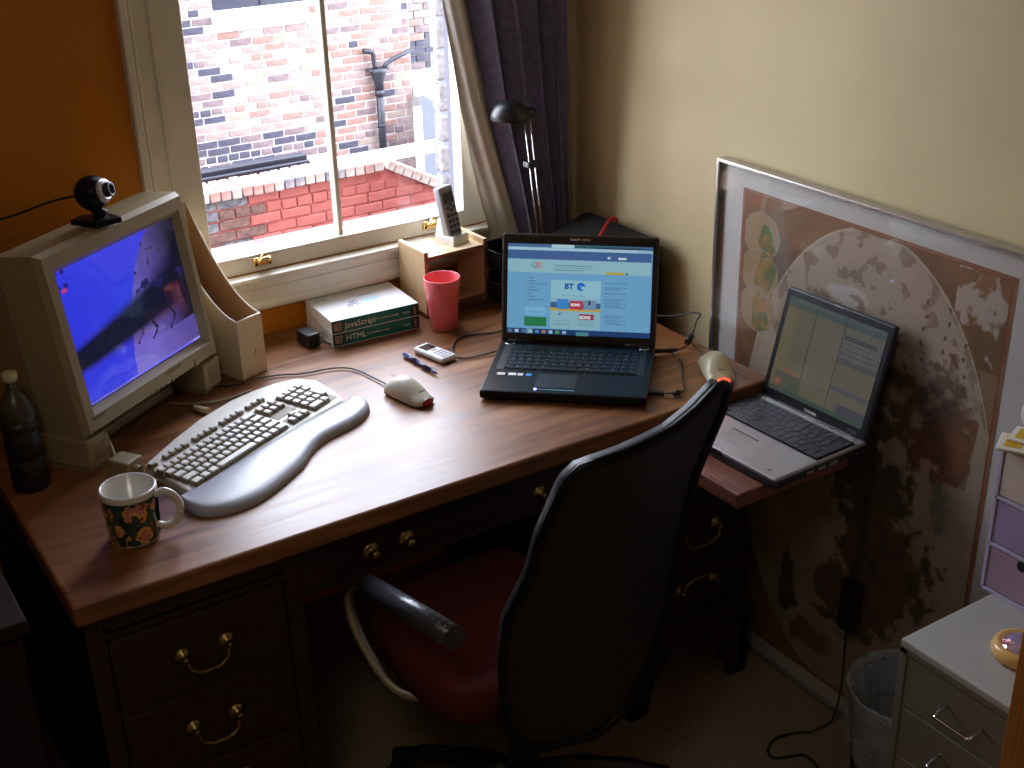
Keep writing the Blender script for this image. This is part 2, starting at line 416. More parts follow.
# ---- window_1 and its woodwork
win = thing('window_1', None, None, (0, 0, 0)); win['kind'] = 'structure'
b = MB()  # sash frame
for x0, x1 in ((-.985, -.926), (-.300, -.238)):
    b.box(x0, x1, .001, .042, .885, 1.66, .003)
b.box(-.926, -.300, .001, .042, .885, .923, .003); b.box(-.926, -.300, .001, .042, 1.62, 1.66, .003)
b.box(-.6235, -.6115, .010, .036, .923, 1.62, .003)
for x0, x1 in ((-.985, -.926), (-.300, -.238)): b.box(x0, x1, .046, .085, 1.62, 2.25, .003)
b.box(-.926, -.3, .046, .085, 1.62, 1.66, .003); b.box(-.926, -.3, .046, .085, 2.2, 2.25, .003); b.box(-.628, -.607, .05, .08, 1.66, 2.2, .003)
b.build('sash_frame', 'wpaint', win)
for x0, x1 in ((-.926, -.6235), (-.6115, -.300)):
    MB().box(x0, x1, .026, .030, .923, 1.62).build('pane', 'glass', win)
    MB().box(x0, x1, .066, .070, 1.66, 2.2).build('pane', 'glass', win)
b = MB()  # white sloping glazing bead, the ledge catching light
b.prism([(-.926, .002), (-.300, .002), (-.300, .026), (-.926, .026)], .922, lambda x, y: .924 + (y - .002) * .35)
b.build('glazing_bead', 'wpaint', win)
b = MB()
for x0, x1 in ((-.985, -.975), (-.248, -.238)): b.box(x0, x1, .086, .125, .89, 2.25)
b.box(-.985, -.238, .086, .17, .86, .888); b.build('outer_sill', 'ext_white', win)
for x in (-.816, -.392):
    b = MB(); b.box(x - .021, x + .021, -.004, .0005, .897, .918, .002)
    b.tube([(x - .012, -.004, .908), (x - .013, -.016, .914), (x, -.020, .920), (x + .013, -.016, .914), (x + .012, -.004, .908)], .0042, 8)
    b.cyl((x, -.003, .914), (x, -.016, .922), .009, .006)
    s_ = b.build('sash_lift', 'brass', win)
    [MB().cyl((x + d, -.0046, .903), (x + d, -.0052, .903), .003, n=10).build('screw', 'iron', s_) for d in (-.016, .016)]




tr = thing('trim_1', None, None); tr['kind'] = 'structure'
b = MB()  # architrave: stepped moulding each side
for sx, xa in ((1, -1.056), (-1, -.166)):
    f = lambda a, c: (min(xa + sx * a, xa + sx * c), max(xa + sx * a, xa + sx * c))
    b.box(*f(0, .071), -.012, 0, .80, 2.34); b.box(*f(0, .018), -.024, -.012, .80, 2.34, .004)
    b.box(*f(.020, .027), -.018, -.012, .80, 2.34, .003); b.box(*f(.058, .071), -.016, -.012, .80, 2.34, .002)
b.box(-1.056, -.166, -.02, 0, 2.25, 2.34, .003)
b.build('architrave', 'wpaint', tr)
MB().box(-1.075, -.150, -.034, .001, .872, .885, .005).build('window_board', 'wpaint', tr)
b = MB(); b.box(-1.056, -.166, -.014, 0, .815, .872, .001); b.build('apron', 'wpaint', tr)
b = MB(); b.box(-1.056, -.166, -.017, 0, .848, .852, .001); b.cyl((-1.060, -.012, .812), (-.162, -.012, .812), .012, n=12); b.box(-1.056, -.166, -.010, 0, .799, .812); b.build('bottom_bead', 'wpaint', tr)
struct(MB().box(-.262, -.2385, .088, .128, .889, 2.25, .004).build('violet_strip', mat('violet_grey', (.05, .048, .09), .6)))  # narrow violet-grey strip behind the right edge of the glass

# ================================================================== OUTDOORS
b = MB(); b.box(-7, -.98, .14, .30, -3.4, 7.0); b.box(-.06, 7, .14, .30, -3.4, 7.0); b.box(-.98, -.06, .14, .30, 2.26, 7.0); b.box(-.98, -.06, .14, .30, -3.4, .855)
struct(b.build('wall_outer', 'b5'))
def brick_mesh(w_, h_, d_, mt, name='brick'):
    b = MB(); b.box(-w_ / 2, w_ / 2, 0, d_, 0, h_, .006, seg=1)
    me = bpy.data.meshes.new(name); b.bm.to_mesh(me); b.bm.free(); me.materials.append(M[mt]); return me


def put(me, name, loc, parent, rot=None):
    o = bpy.data.objects.new(name, me); COL.objects.link(o); o.parent = parent; o.location = loc
    if rot: o.rotation_euler = rot
    return o


far = thing('neighbouring_house_wall', 'pale overexposed brick house wall across the yard, seen through the window', 'house', (0, 0, 0))
MB().box(-4, 4.40, 9.008, 9.4, -4, 3.4).build('mortar_backing', 'mortar', far)
random.seed(3)
kinds = ['b1', 'b2', 'b3', 'b4', 'b5', 'b6']
BM_ = {(k, wd): brick_mesh(wd, .063, .05, k) for k in kinds for wd in (.213, .1)}
stuffb = {k: MB() for k in kinds}
n_ind = 0
for row in range(-53, 46):
    z = row * .075; x = -4.0 + (.1125 if row % 2 else 0); hdr = row % 6 == 0
    while x < 4.38:
        wd = .1 if hdr else .213
        wd = min(wd, 4.39 - x)
        if wd < .05: break
        xc = x + wd / 2
        insill = -.135 < z + .03 < .75 and 2.32 < xc < 3.40
        r_ = random.random(); dk = 2.0 < xc < 3.25 and -1.46 < z < -1.13
        if dk: k = 'b4' if r_ < .72 else 'b5'
        elif 2.0 < xc < 2.42: k = 'b4' if (r_ < .26 and z > -1.2) else ('b5' if r_ < .45 else 'b1')
        elif xc > 3.45: k = 'b2' if r_ < .42 else ('b1' if r_ < .68 else ('b5' if r_ < .86 else ('b4' if r_ < .90 else 'b6')))
        else: k = 'b3' if r_ < .38 else ('b1' if r_ < .68 else ('b2' if r_ < .86 else ('b6' if r_ < .95 else 'b5')))
        if not insill:
            vis = 2.0 < xc < 4.42 and -1.55 < z < .22 and not (xc < 3.3 and z < -1.62) and wd in (.213, .1)
            if vis and n_ind < 300:
                put(BM_[(k, wd)], 'brick', (xc, 9.0 + random.uniform(-.006, .004), z + random.uniform(-.003, .003)), far); n_ind += 1
            else:
                stuffb[k].box(x, x + wd, 9.0, 9.03, z, z + .063)
        x += wd + .012
for k in kinds:
    if len(stuffb[k].bm.verts):
        tag(stuffb[k].build('outer_bricks', k, far), None, None, kind='stuff')
b = MB(); b.box(2.375, 3.31, 8.95, 9.03, -.12, .040, .006); b.build('stone_sill', 'ext_white', far)
fw = MB().box(2.40, 3.32, 8.990, 9.05, .040, .75).build('window', 'darkwin', far)
b = MB(); b.box(2.40, 3.32, 8.975, 8.991, .70, .75); b.box(2.85, 2.875, 8.975, 8.991, .045, .70); b.build('window_bars', 'iron', fw)
# drain pipe
dp = thing('drain_pipe', 'dark cast iron drain pipe with hopper on the pale brick wall', 'pipe', (3.99, 8.93, -1.6))
b = MB(); b.cyl((0, 0, 0), (0, 0, .74), .036); b.cyl((0, 0, .66), (0, 0, .72), .046); b.cyl((0, 0, .35), (0, 0, .38), .043); b.build('pipe', 'iron', dp)
b = MB(); b.lathe([(0, .72), (.045, .72), (.05, .80), (.088, .90), (.09, .93), (.0, .93)], n=8); b.box(-.12, .10, -.04, .04, .915, .935); b.build('hopper', 'iron', dp)
b = MB(); b.tube([(-.03, 0, .93), (-.04, 0, 1.03), (-.05, -.01, 1.09), (-.11, 0, 1.11), (-.12, .04, 1.11)], .026, 8); b.build('waste_pipe', 'iron', dp)
b = MB(); b.tube([(.06, 0, .93), (.14, 0, .99), (.40, 0, 1.07)], .022, 8, sm=2); b.build('waste_pipe', 'iron', dp)

# return wall, ledge, slates, stone pier on the right
rw = thing('rear_extension_wall', 'strip of brick wall set back behind the stone pier, right of the drain pipe', 'wall', (4.40, 9.5, -.86))
MB().box(0, 1.6, .03, .3, -.4, 3).build('mortar_backing', 'mortar', rw)
bb = {k: brick_mesh(.213, .063, .05, k) for k in kinds}
for row in range(0, 26):
    for c in range(4):
        k = ('b4' if row < 5 and random.random() < .7 else random.choice(['b1', 'b2', 'b3', 'b5', 'b3']))
        put(bb[k], 'brick', (.11 + c * .225 + (.11 if row % 2 else 0), 0, row * .075), rw)
tag(MB().box(4.42, 5.3, 8.95, 9.45, -1.02, -.90, .01).build('white_ledge', 'ext_white'), 'bright white flat ledge below the strip of set-back brick wall', 'ledge')
tag(MB().prism([(4.44, 8.2), (5.3, 8.2), (5.3, 8.9), (4.44, 8.9)], -3.2, lambda x, y: -1.05 + .1 * (y - 8.2)).build('slate_panel', 'slate'), 'pale grey slate-hung panel between drain pipe wall and stone pier', 'panel')

pier = thing('stone_pier', 'narrow pier of weathered grey stone blocks at the right edge of the window view', 'pier', (2.600, 5.08, -3.0))
MB().box(-.07, .30, .01, .10, 0, 5).build('mortar_core', 'slate', pier)
for i in range(22):
    z = .06 + i * .212; off = random.uniform(-.012, .012)
    b = MB(); b.box(-.095 + off, .30, 0, .11, z, z + .19, .02); o = b.build('stone_block', 'stone', pier)

# red painted yard wall
yw = thing('red_yard_wall', 'low red-painted brick yard wall with pale coping bricks, outside the window', 'wall', (0, 5.5, 0))
def ytop(x): return -.625 if x < 2.27 else -.625 - (x - 2.27) * .53
b = MB(); b.prism([(.0, -3.4), (3.4, -3.4), (3.4, ytop(3.4) - .01), (2.27, -.635), (.0, -.635)], -.25, -.003, RX(PI / 2)); b.build('wall_core', 'redmortar', yw)
mr = {wd: brick_mesh(wd, .066, .05, 'redpaint') for wd in (.215, .105)}
mo = {k: brick_mesh(.215, .066, .05, k) for k in ('rough1', 'rough2')}
moh = {k: brick_mesh(.105, .066, .05, k) for k in ('rough1', 'rough2')}
for row in range(14):
    z = -.70 - row * .075; x = .55 + (.1125 if row % 2 else 0)
    while x < 3.1:
        wd = .105 if (row % 4 == 1) else .215; xc = x + wd / 2
        if z + .07 < ytop(x + wd):
            un = xc < 1.30
            me = (mo if wd == .215 else moh)[random.choice(['rough1', 'rough2'])] if un else mr[wd]
            put(me, 'brick', (xc, random.uniform(-.012, -.004) + 0, z + random.uniform(-.003, .003)), yw, (random.uniform(-.03, .03), random.uniform(-.012, .012), 0))
        x += wd + .009
cm = {}
for k in ('cop1', 'cop2', 'cop3'):
    b = MB(); b.box(-.033, .033, -.04, .24, 0, .07, .006, seg=1); me = bpy.data.meshes.new('coping_brick'); b.bm.to_mesh(me); b.bm.free(); me.materials.append(M[k]); cm[k] = me
x = .60; i = 0
while x < 2.26:
    k = 'cop2' if x < 1.38 and random.random() < .55 else ('cop3' if 1.35 < x < 1.95 and random.random() < .5 else 'cop1')
    if 2.10 < x < 2.2: k = 'cop2'
    put(cm[k], 'coping_brick', (x, 0, -.632 + random.uniform(-.003, .003)), yw, (0, 0, random.uniform(-.03, .03))); x += .0765
a = math.atan(.53); x = 2.285
while x < 3.0:
    put(cm['cop1'], 'coping_brick', (x, 0, ytop(x) - .004), yw, (0, a, 0)); x += .068
tag(MB().box(1.92, 2.95, 5.76, 5.92, -.66, -.60, .01).build('flat_roof', 'ext_white'), 'bright white flat roof just behind the yard wall coping', 'roof')
gt = MB(); gt.box(-.3, 1.92, 6.06, 6.16, -.70, -.585, .01); gt.box(-.3, 1.92, 6.02, 6.06, -.66, -.62, .01)
tag(gt.build('roof_gutter', 'iron'), 'dark lead gutter running behind the yard wall coping', 'gutter')
struct(MB().box(-12, 14, .14, 30, -3.6, -3.4).build('trim_3', 'stone'))

# ================================================================== DESK
dz = .74
desk = thing('pedestal_desk', 'large worn mahogany pedestal desk under the window', 'desk', (-.785, -.42, 0))
D = T(.785, .42, 0)
b = MB(); b.box(-1.49, -.085, -.834, -.002, .703, .7396, .005, D); b.build('desktop', 'desk', desk)
b = MB()  # lighter cross band along right and back edge
b.box(-.125, -.087, -.828, -.004, .7388, .740, 0, D); b.build('edge_band', 'desk_edge', desk)
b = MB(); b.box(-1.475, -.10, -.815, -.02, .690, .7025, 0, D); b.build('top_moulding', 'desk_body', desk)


def bail(mbp, x, z, y, up=False, parent=None, w_=.074):
    s = -1 if not up else 1
    b = MB()
    for sx in (-1, 1):
        mx_ = D @ T(x + sx * w_ / 2, y, z) @ RX(PI / 2)
        b.lathe([(0, 0), (.015, 0), (.0155, .002), (.011, .004), (.010, .006), (.004, .008), (.004, .016), (.006, .019), (0, .021)], n=16, mx=mx_)
    h = w_ / 2
    pts = [(x - h, y - .014, z), (x - h + .004, y - .017, z + s * .012), (x - h + .006, y - .018, z + s * .020), (x - h * .45, y - .020, z + s * .030), (x, y - .021, z + s * .030), (x + h * .45, y - .020, z + s * .030), (x + h - .006, y - .018, z + s * .020), (x + h - .004, y - .017, z + s * .012), (x + h, y - .014, z)]
    b.tube([D @ Vector(p) for p in pts], .0028, 8)
    return b.build('bail_handle', 'old_brass', parent)


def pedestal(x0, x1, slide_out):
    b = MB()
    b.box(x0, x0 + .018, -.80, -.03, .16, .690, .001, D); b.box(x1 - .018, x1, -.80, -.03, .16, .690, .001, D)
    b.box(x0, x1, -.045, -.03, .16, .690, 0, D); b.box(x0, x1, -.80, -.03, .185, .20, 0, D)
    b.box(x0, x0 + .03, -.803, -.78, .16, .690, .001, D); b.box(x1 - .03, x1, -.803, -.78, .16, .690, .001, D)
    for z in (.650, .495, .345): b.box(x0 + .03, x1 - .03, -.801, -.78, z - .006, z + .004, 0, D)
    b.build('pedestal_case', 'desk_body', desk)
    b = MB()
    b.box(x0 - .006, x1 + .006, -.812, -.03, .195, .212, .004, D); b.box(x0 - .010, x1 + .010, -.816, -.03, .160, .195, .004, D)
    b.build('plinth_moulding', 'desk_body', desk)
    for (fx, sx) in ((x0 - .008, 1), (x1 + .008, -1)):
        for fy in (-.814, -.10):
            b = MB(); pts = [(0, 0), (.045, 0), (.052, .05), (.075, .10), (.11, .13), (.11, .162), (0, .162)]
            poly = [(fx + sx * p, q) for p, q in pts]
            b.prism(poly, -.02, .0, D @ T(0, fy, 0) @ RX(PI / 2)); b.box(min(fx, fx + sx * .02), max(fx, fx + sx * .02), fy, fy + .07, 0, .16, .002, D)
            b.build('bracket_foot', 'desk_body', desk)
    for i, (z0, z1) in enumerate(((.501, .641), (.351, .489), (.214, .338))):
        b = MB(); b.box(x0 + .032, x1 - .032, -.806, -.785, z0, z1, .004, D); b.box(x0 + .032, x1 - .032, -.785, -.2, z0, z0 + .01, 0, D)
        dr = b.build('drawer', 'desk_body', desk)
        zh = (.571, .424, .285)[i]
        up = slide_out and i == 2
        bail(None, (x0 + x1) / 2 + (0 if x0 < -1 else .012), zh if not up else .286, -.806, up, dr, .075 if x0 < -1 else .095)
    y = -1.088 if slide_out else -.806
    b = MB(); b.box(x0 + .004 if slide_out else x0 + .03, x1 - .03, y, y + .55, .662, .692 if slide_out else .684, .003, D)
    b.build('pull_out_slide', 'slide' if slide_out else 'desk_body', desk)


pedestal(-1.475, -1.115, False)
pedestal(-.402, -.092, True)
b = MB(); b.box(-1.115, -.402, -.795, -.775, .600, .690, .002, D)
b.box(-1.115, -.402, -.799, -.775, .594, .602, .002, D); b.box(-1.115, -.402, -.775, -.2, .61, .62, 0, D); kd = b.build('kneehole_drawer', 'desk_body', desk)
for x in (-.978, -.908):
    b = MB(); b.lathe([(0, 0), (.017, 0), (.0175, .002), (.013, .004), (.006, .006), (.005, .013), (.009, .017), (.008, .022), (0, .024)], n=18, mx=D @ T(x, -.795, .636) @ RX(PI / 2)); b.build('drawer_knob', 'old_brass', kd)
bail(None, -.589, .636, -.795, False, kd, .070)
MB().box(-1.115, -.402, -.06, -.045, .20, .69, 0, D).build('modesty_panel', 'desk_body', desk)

# dark cupboard left of desk
cp = thing('dark_cupboard', 'dark reddish wooden cupboard in shadow left of the desk', 'cupboard', (-1.95, -.42, 0))
b = MB(); b.box(-.39, .39, -.36, .40, .05, .70, .004); b.box(-.40, .40, -.38, .41, .70, .725, .004); b.box(-.37, .37, -.34, .38, 0, .05); b.build('carcass', 'cherry', cp)
for x in (-.385, .005): b = MB(); b.box(x, x + .38, -.378, -.36, .07, .69, .004); d_ = b.build('door', 'cherry', cp); MB().ball(((x + .34) if x < -.1 else x + .04, -.39, .42), .014).build('knob', 'old_brass', d_)

# ================================================================== MONITOR (local: x right, y back, z up ; front faces -y)
myaw = R(-55.5) + PI / 2
mon = thing('tube_monitor', 'large beige tube computer monitor showing a blue desktop picture', 'monitor', (-1.184, -.305, .74), myaw)
tl = Matrix.Translation((0, 0, .238)) @ RX(R(-7.0))
b = MB(); b.box(-.2, .2, .012, .05, -.169, .169, .010, tl, 3)
W2, H2 = .166, .126
b2 = MB()
def ring(x, z, y): return [(-x, y, -z), (x, y, -z), (x, y, z), (-x, y, z)]
rings = [ring(.2, .169, .014), ring(.193, .162, .0), ring(.177, .137, .0), ring(W2, H2, .014)]
vs = [[b2.bm.verts.new(tl @ Vector((p[0] + (.004 if i >= 2 else 0), p[1], p[2] + (.001 if i >= 2 else 0)))) for p in r_] for i, r_ in enumerate(rings)]
for i in range(3):
    for j in range(4):
        b2.bm.faces.new((vs[i][j], vs[i][(j + 1) % 4], vs[i + 1][(j + 1) % 4], vs[i + 1][j]))
bmesh.ops.recalc_face_normals(b2.bm, faces=b2.bm.faces[:])
b2.build('bezel', 'beigep', mon)
b = MB()  # housing behind the bezel, tapering to the back
secs = [(.2, -.169, .169, .014), (.2, -.169, .169, .10), (.19, -.155, .160, .13), (.155, -.12, .135, .21), (.125, -.10, .115, .262), (.12, -.095, .11, .268)]
vv = []
for hx, z0, z1, y in secs:
    vv.append([b.bm.verts.new(tl @ Vector(p)) for p in ((-hx, y, z0), (hx, y, z0), (hx, y, z1), (-hx, y, z1))])
for i in range(len(vv) - 1):
    for j in range(4): b.bm.faces.new((vv[i][j], vv[i][(j + 1) % 4], vv[i + 1][(j + 1) % 4], vv[i + 1][j]))
b.bm.faces.new(vv[-1]); bmesh.ops.recalc_face_normals(b.bm, faces=b.bm.faces[:])
b.build('housing', 'beigep', mon)
for x in (-.201, .1995): MB().box(x, x + .0015, .098, .102, -.16, .16, 0, tl).build('seam', 'keywell', mon)


def moncol(u, v):
    X, Y = u, v * .75
    base = (.030, .042, .80)
    dx, dy = X - 1.06, Y - .66
    rr = math.hypot(dx * .96, dy * .85)
    ins = rr < .625
    n1 = fbm(u * 9, v * 9, 1)
    c = base
    if ins: c = mixc((.11, .085, .46), (.16, .12, .55), .5 + n1)
    if v > .66 + .0 * u and ins: c = mixc(c, (.22, .17, .75), .55)
    # dark band of the picture
    cv = .66 - .22 * u; band = math.exp(-((v - cv) / (.085 + .10 * u)) ** 4)
    c = mixc(c, (.006, .008, .030), min(1, 1.25 * band))
    if ins and u > .55: c = mixc(c, (.006, .006, .022), min(1, (u - .55) * 2.6) * (1 - .5 * (v > .78)))
    if ins and v > .62: c = mixc(c, (.14, .05, .10), .35 * math.exp(-((v - cv - .15) / .03) ** 2))
    for (a_, c_, l_, w_) in ((.46, .26, .09, .008), (.56, .24, .03, .007), (.40, .52, .10, .006), (.62, .68, .10, .010), (.50, .64, .12, .006), (.36, .75, .16, .006), (.80, .66, .13, .008)):
        sx = a_ + .02 * math.sin((v - c_) * 40) + (v - c_) * -.18
        if ins and abs(v - c_) < l_ and abs(u - sx) < w_: c = (.008, .006, .03)
    if ins and n1 > .42 and v < .45: c = (.015, .012, .10)
    if u < .10 and v < .16 and (int(u * 40) % 2 == 0) and (int(v * 30) % 3 == 0): c = (.01, .01, .25)
    if .02 < u < .06 and .13 < v < .16: c = (.5, .05, .2)
    if abs(v - .80 + .0 * u) < .004 and .5 < u < .86: c = (.35, .30, .85)
    if v > .965: c = (.16, .15, .90) if u < .93 else (.3, .3, .95)
    if v > .985: c = (.01, .01, .05)
    if .966 < v < .982 and u < .33 and int(u * 90) % 2: c = (.02, .02, .35)
    return c
colorgrid('display', M['scrc'], mon, 130, 100,
          lambda u, v: tl @ Vector(((u - .5) * 2 * W2 + .004, .014 - .010 * (1 - (2 * u - 1) ** 2) * (1 - (2 * v - 1) ** 2), .001 + (.5 - v) * 2 * H2)), moncol)
b = MB(); b.text('Multimedia', .011, tl @ T(.03, -.0004, -.146) @ RX(PI / 2)); b.build('printed_name', 'keywell', mon); b = MB(); b.text('MEDION', .009, tl @ T(-.180, -.0004, -.143) @ RX(PI / 2), bold=.0004)
b.build('printed_name', 'keywell', mon)
[MB().box(.01 + i * .016, .018 + i * .016, -.003, .003, -.163, -.158, .001, tl).build('control_button', 'beigep2', mon) for i in range(-2, 3)]; MB().box(.118, .132, -.003, .002, -.163, -.149, .002, tl).build('power_button', 'beigep2', mon)
for sx in (-1, 1):   # speaker feet left and right
    b = MB(); x0 = -.205 if sx < 0 else .145
    b.box(x0, x0 + .055, -.018, .10, .008, .066, .004); f_ = b.build('speaker_foot', 'beigep', mon)
    MB().box(x0 + .004, x0 + .051, -.012, .095, .0, .008).build('foot_pad', 'beigep2', f_)
    b = MB(); [b.box(x0 + .012, x0 + .044, -.0188, -.016, .022 + i * .007, .0235 + i * .007) for i in range(5)]; b.build('speaker_slot', 'keywell', f_)
b = MB(); b.box(-.12, .13, .05, .30, .0, .022, .006); b.lathe([(0, .02), (.11, .02), (.10, .05), (.08, .075), (0, .08)], (0, .17, 0)); b.build('swivel_base', 'beigep2', mon)

# webcam
wc = thing('webcam', 'small black and silver ball webcam clipped on top of the beige monitor', 'webcam', (-1.221, -.270, 1.1475), R(22))
b = MB(); b.ball((0, 0, .005), .03, (1.05, .95, .18)); b.prism([(-.03, -.035), (.02, -.045), (.026, -.02), (-.01, .03), (-.04, .02)], .0, .010, bev=.003); b.build('base', 'gloss', wc)
b = MB(); b.tube([(.010, -.012, .010), (.004, -.006, .016), (0, 0, .026)], .0105, 10); b.build('neck', 'gloss', wc)
MB().ball((0, 0, .052), .0315).build('ball', 'gloss', wc)
b = MB(); mxw = T(0, 0, .052) @ RZ(R(28)) @ RX(R(78)); b.lathe([(.0125, .0290), (.0165, .0285), (.019, .0268), (.0215, .0245), (.0222, .0225)], n=26, mx=mxw @ Matrix.Diagonal((1.25, 1, 1, 1))); b.build('silver_ring', 'silver', wc, mod=.001)
b = MB(); b.lathe([(0, .020), (.012, .020), (.013, .038), (.010, .039), (.008, .033), (0, .033)], n=22, mx=mxw); b.build('lens', 'black', wc)
tag(MB().tube([(-1.250, -.262, 1.197), (-1.29, -.24, 1.188), (-1.34, -.21, 1.168), (-1.40, -.16, 1.146), (-1.47, -.13, 1.130), (-1.56, -.10, 1.05), (-1.62, -.05, .726)], .0022, 8).build('webcam_cable', 'rubber'), 'thin black webcam cable trailing off the monitor to the left', 'cable')

# bottle at the left
bo = thing('squash_bottle', 'dark bottle with a pale cap left of the monitor', 'bottle', (-1.443, -.412, .74), 0)
MB().lathe([(0, 0), (.027, 0), (.031, .004), (.031, .06), (.029, .063), (.031, .066), (.031, .11), (.029, .113), (.031, .116), (.031, .135), (.0, .135)]).build('body', 'black', bo)
MB().lathe([(.031, .135), (.031, .150), (.025, .172), (.013, .186), (.0085, .192), (.0085, .205), (0, .205)]).build('shoulder', mat('smoky_plastic', (.05, .04, .03), .3), bo)
MB().lathe([(0, .203), (.009, .203), (.013, .208), (.013, .219), (.010, .221), (0, .221)]).build('cap', 'mousep2', bo)

# plug box in front of the monitor foot
pb = thing('plug_adapter', 'small beige plug adapter box with lead beside the monitor foot', 'adapter', (-1.290, -.462, .74), R(32))
MB().box(-.020, .020, -.024, .024, 0, .032, .004).build('body', 'beigep', pb); MB().cyl((0, -.023, .014), (0, -.034, .014), .008, .007).build('socket', 'beigep', pb)
MB().tube([(.004, .023, .016), (.02, .045, .03), (.05, .09, .05), (.06, .12, .07)], .0035).build('lead', 'beigep', pb)
jk = thing('audio_plug', 'beige audio jack plug lying under the right monitor foot', 'plug', (-1.093, -.302, .74), R(-62))
MB().cyl((-.012, 0, .007), (.024, 0, .007), .006, .0068).build('sleeve', 'mousep2', jk); MB().tube([(-.012, 0, .007), (-.03, .012, .005), (-.05, .02, .004)], .0025).build('lead', 'beigep', jk)
tag(MB().tube([(-1.13, -.235, .744), (-1.10, -.262, .744), (-1.06, -.281, .744), (-1.03, -.285, .744), (-.995, -.279, .744), (-.975, -.276, .744)], .0022).build('keyboard_cable', 'beigep2'), 'pale cable running from under the monitor to the beige keyboard', 'cable')

# magazine file
mf = thing('magazine_file', 'cream card magazine file standing between monitor and window', 'file holder', (-.968, -.212, .74), R(21.5))
Wf, Lf = .068, .185
def htop(y): t = y / Lf; return .128 + .02 * t + .185 * t ** 1.9
ys = [Lf * i / 12 for i in range(13)]
def sidep(x0, x1): return x0, x1
b = MB()
for x in (0, Wf - .003):
    rows = [[(x, y, 0) for y in ys], [(x, y, htop(y)) for y in ys]]
    b.prism([(y, 0) for y in (0, Lf)] + [(y, htop(y)) for y in ys[::-1]], 0, .003, T(x, 0, 0) @ Matrix(((0, 0, 1, 0), (1, 0, 0, 0), (0, 1, 0, 0), (0, 0, 0, 1))))
b.build('side_panel', 'cream', mf)
MB().box(0, Wf, -.003, 0, 0, .128).build('front_panel', 'cream', mf); MB().box(0, Wf, Lf, Lf + .003, 0, htop(Lf)).build('back_panel', 'cream', mf)
b = MB(); b.box(.0032, Wf - .0032, .0002, Lf, .001, .003)
for x in (.0032, Wf - .0037):
    b.prism([(y, 0.002) for y in (0.001, Lf)] + [(y, htop(y) - .002) for y in ys[::-1]], 0, .0005, T(x, 0, 0) @ Matrix(((0, 0, 1, 0), (1, 0, 0, 0), (0, 1, 0, 0), (0, 0, 0, 1))))
b.build('inner_face', 'cardin', mf)
b = MB(); b.tube([(0 + .0015, -.0015, .1285), (Wf - .0015, -.0015, .1285)], .0018, 6, sm=0)
for x in (.0015, Wf - .0015): b.tube([(x, y, htop(y) + .0006) for y in ys], .0017, 6, sm=0)
b.build('cut_edge', 'edge', mf)
MB().tube([(.036, -.0032, .045), (.040, -.0035, .047), (.042, -.0035, .054), (.040, -.0032, .060)], .0012, 6).build('finger_notch', 'cardin', mf)

# ================================================================== KEYBOARD
U = Vector((.887, .4617, 0)).normalized(); Vv = Vector((-U.y, U.x, 0)); KO = Vector((-1.223, -.639, .74))
def kl(p): q = Vector((p[0], p[1], 0)) - Vector((KO.x, KO.y, 0)); return (q.dot(U), q.dot(Vv))
kyaw = math.atan2(U.y, U.x)
kb = thing('keyboard', 'off-white computer keyboard with sculpted keys and arched back edge', 'keyboard', KO, kyaw)
kpoly = [kl(p) for p in [(-1.223, -.639), (-1.095, -.568), (-.965, -.495), (-.852, -.446), (-.846, -.40), (-.857, -.333), (-.888, -.305), (-.935, -.302), (-.982, -.310), (-1.036, -.327), (-1.118, -.371), (-1.185, -.421), (-1.262, -.486)]]
def kh(x, y): return .014 + .035 * max(0, y)
b = MB(); b.prism(kpoly, .0, kh, bev=.004, seg=2); b.build('case', 'kbody', kb)
b = MB(); wells = [(.022, .128, .280, .146), (.022, .018, .278, .118), (.289, .056, .343, .118), (.289, .018, .343, .046), (.352, .018, .425, .118), (.289, .128, .343, .146)]
for x0, y0, x1, y1 in wells[1:5]:
    b.prism([(x0, y0), (x1, y0), (x1, y1), (x0, y1)], .010, lambda x, y: kh(x, y) + .0008)
b.build('key_well', 'keywell', kb)
kk = MB()
def key(x, y, w_=.0135, h_=.0165):
    x1, y1 = x + w_, y + h_
    base = [(x, y), (x1, y), (x1, y1), (x, y1)]; i_ = .0022; top = [(x + i_, y + i_ + .001), (x1 - i_, y + i_ + .001), (x1 - i_, y1 - .001), (x + i_, y1 - .001)]
    zz = kh(x, y)
    kk.mi = 1; kk.prism(base, zz - .002, zz + .0062, top=[(x + .001, y + .001), (x1 - .001, y + .001), (x1 - .001, y1 - .0005), (x + .001, y1 - .0005)])
    kk.mi = 0; kk.prism([(x + .001, y + .0022), (x1 - .001, y + .0022), (x1 - .001, y1 - .0005), (x + .001, y1 - .0005)], zz + .006, zz + .0085, top=top)
P = .0171
for r_, (off, n, last) in enumerate(((0, 0, 0), (1.25, 11, 2.2), (.75, 12, 1.7), (.5, 13, 1.0), (0, 13, 1.9))):
    y = .019 + r_ * .0198
    if r_ == 0:
        x = .0235
        for w_ in (1.3, 1.1, 1.2, 5.6, 1.2, 1.1, 1.1, 1.3): key(x, y, w_ * P * 1.06 - .0025); x += w_ * P * 1.06
        continue
    x = .0235
    if off: key(x, y, (1 + off - .25) * P - .0025); x += (1 + off - .25) * P
    while x < .262 - P * 1.2: key(x, y, P - .0028); x += P
    key(x, y, .2775 - x - .001)
def fkeys(x0, n): [key(x0 + i * .0158, .129, .0128, .0130) for i in range(n)]
key(.030, .129, .015, .013); fkeys(.066, 4); fkeys(.142, 4); fkeys(.216, 4)
for i in range(3):
    key(.290 + i * .0178, .0985); key(.290 + i * .0178, .0787); key(.290 + i * .0178, .019); key(.290 + i * .0178, .129, .0135, .012)
key(.3078, .036, .0135, .0135)
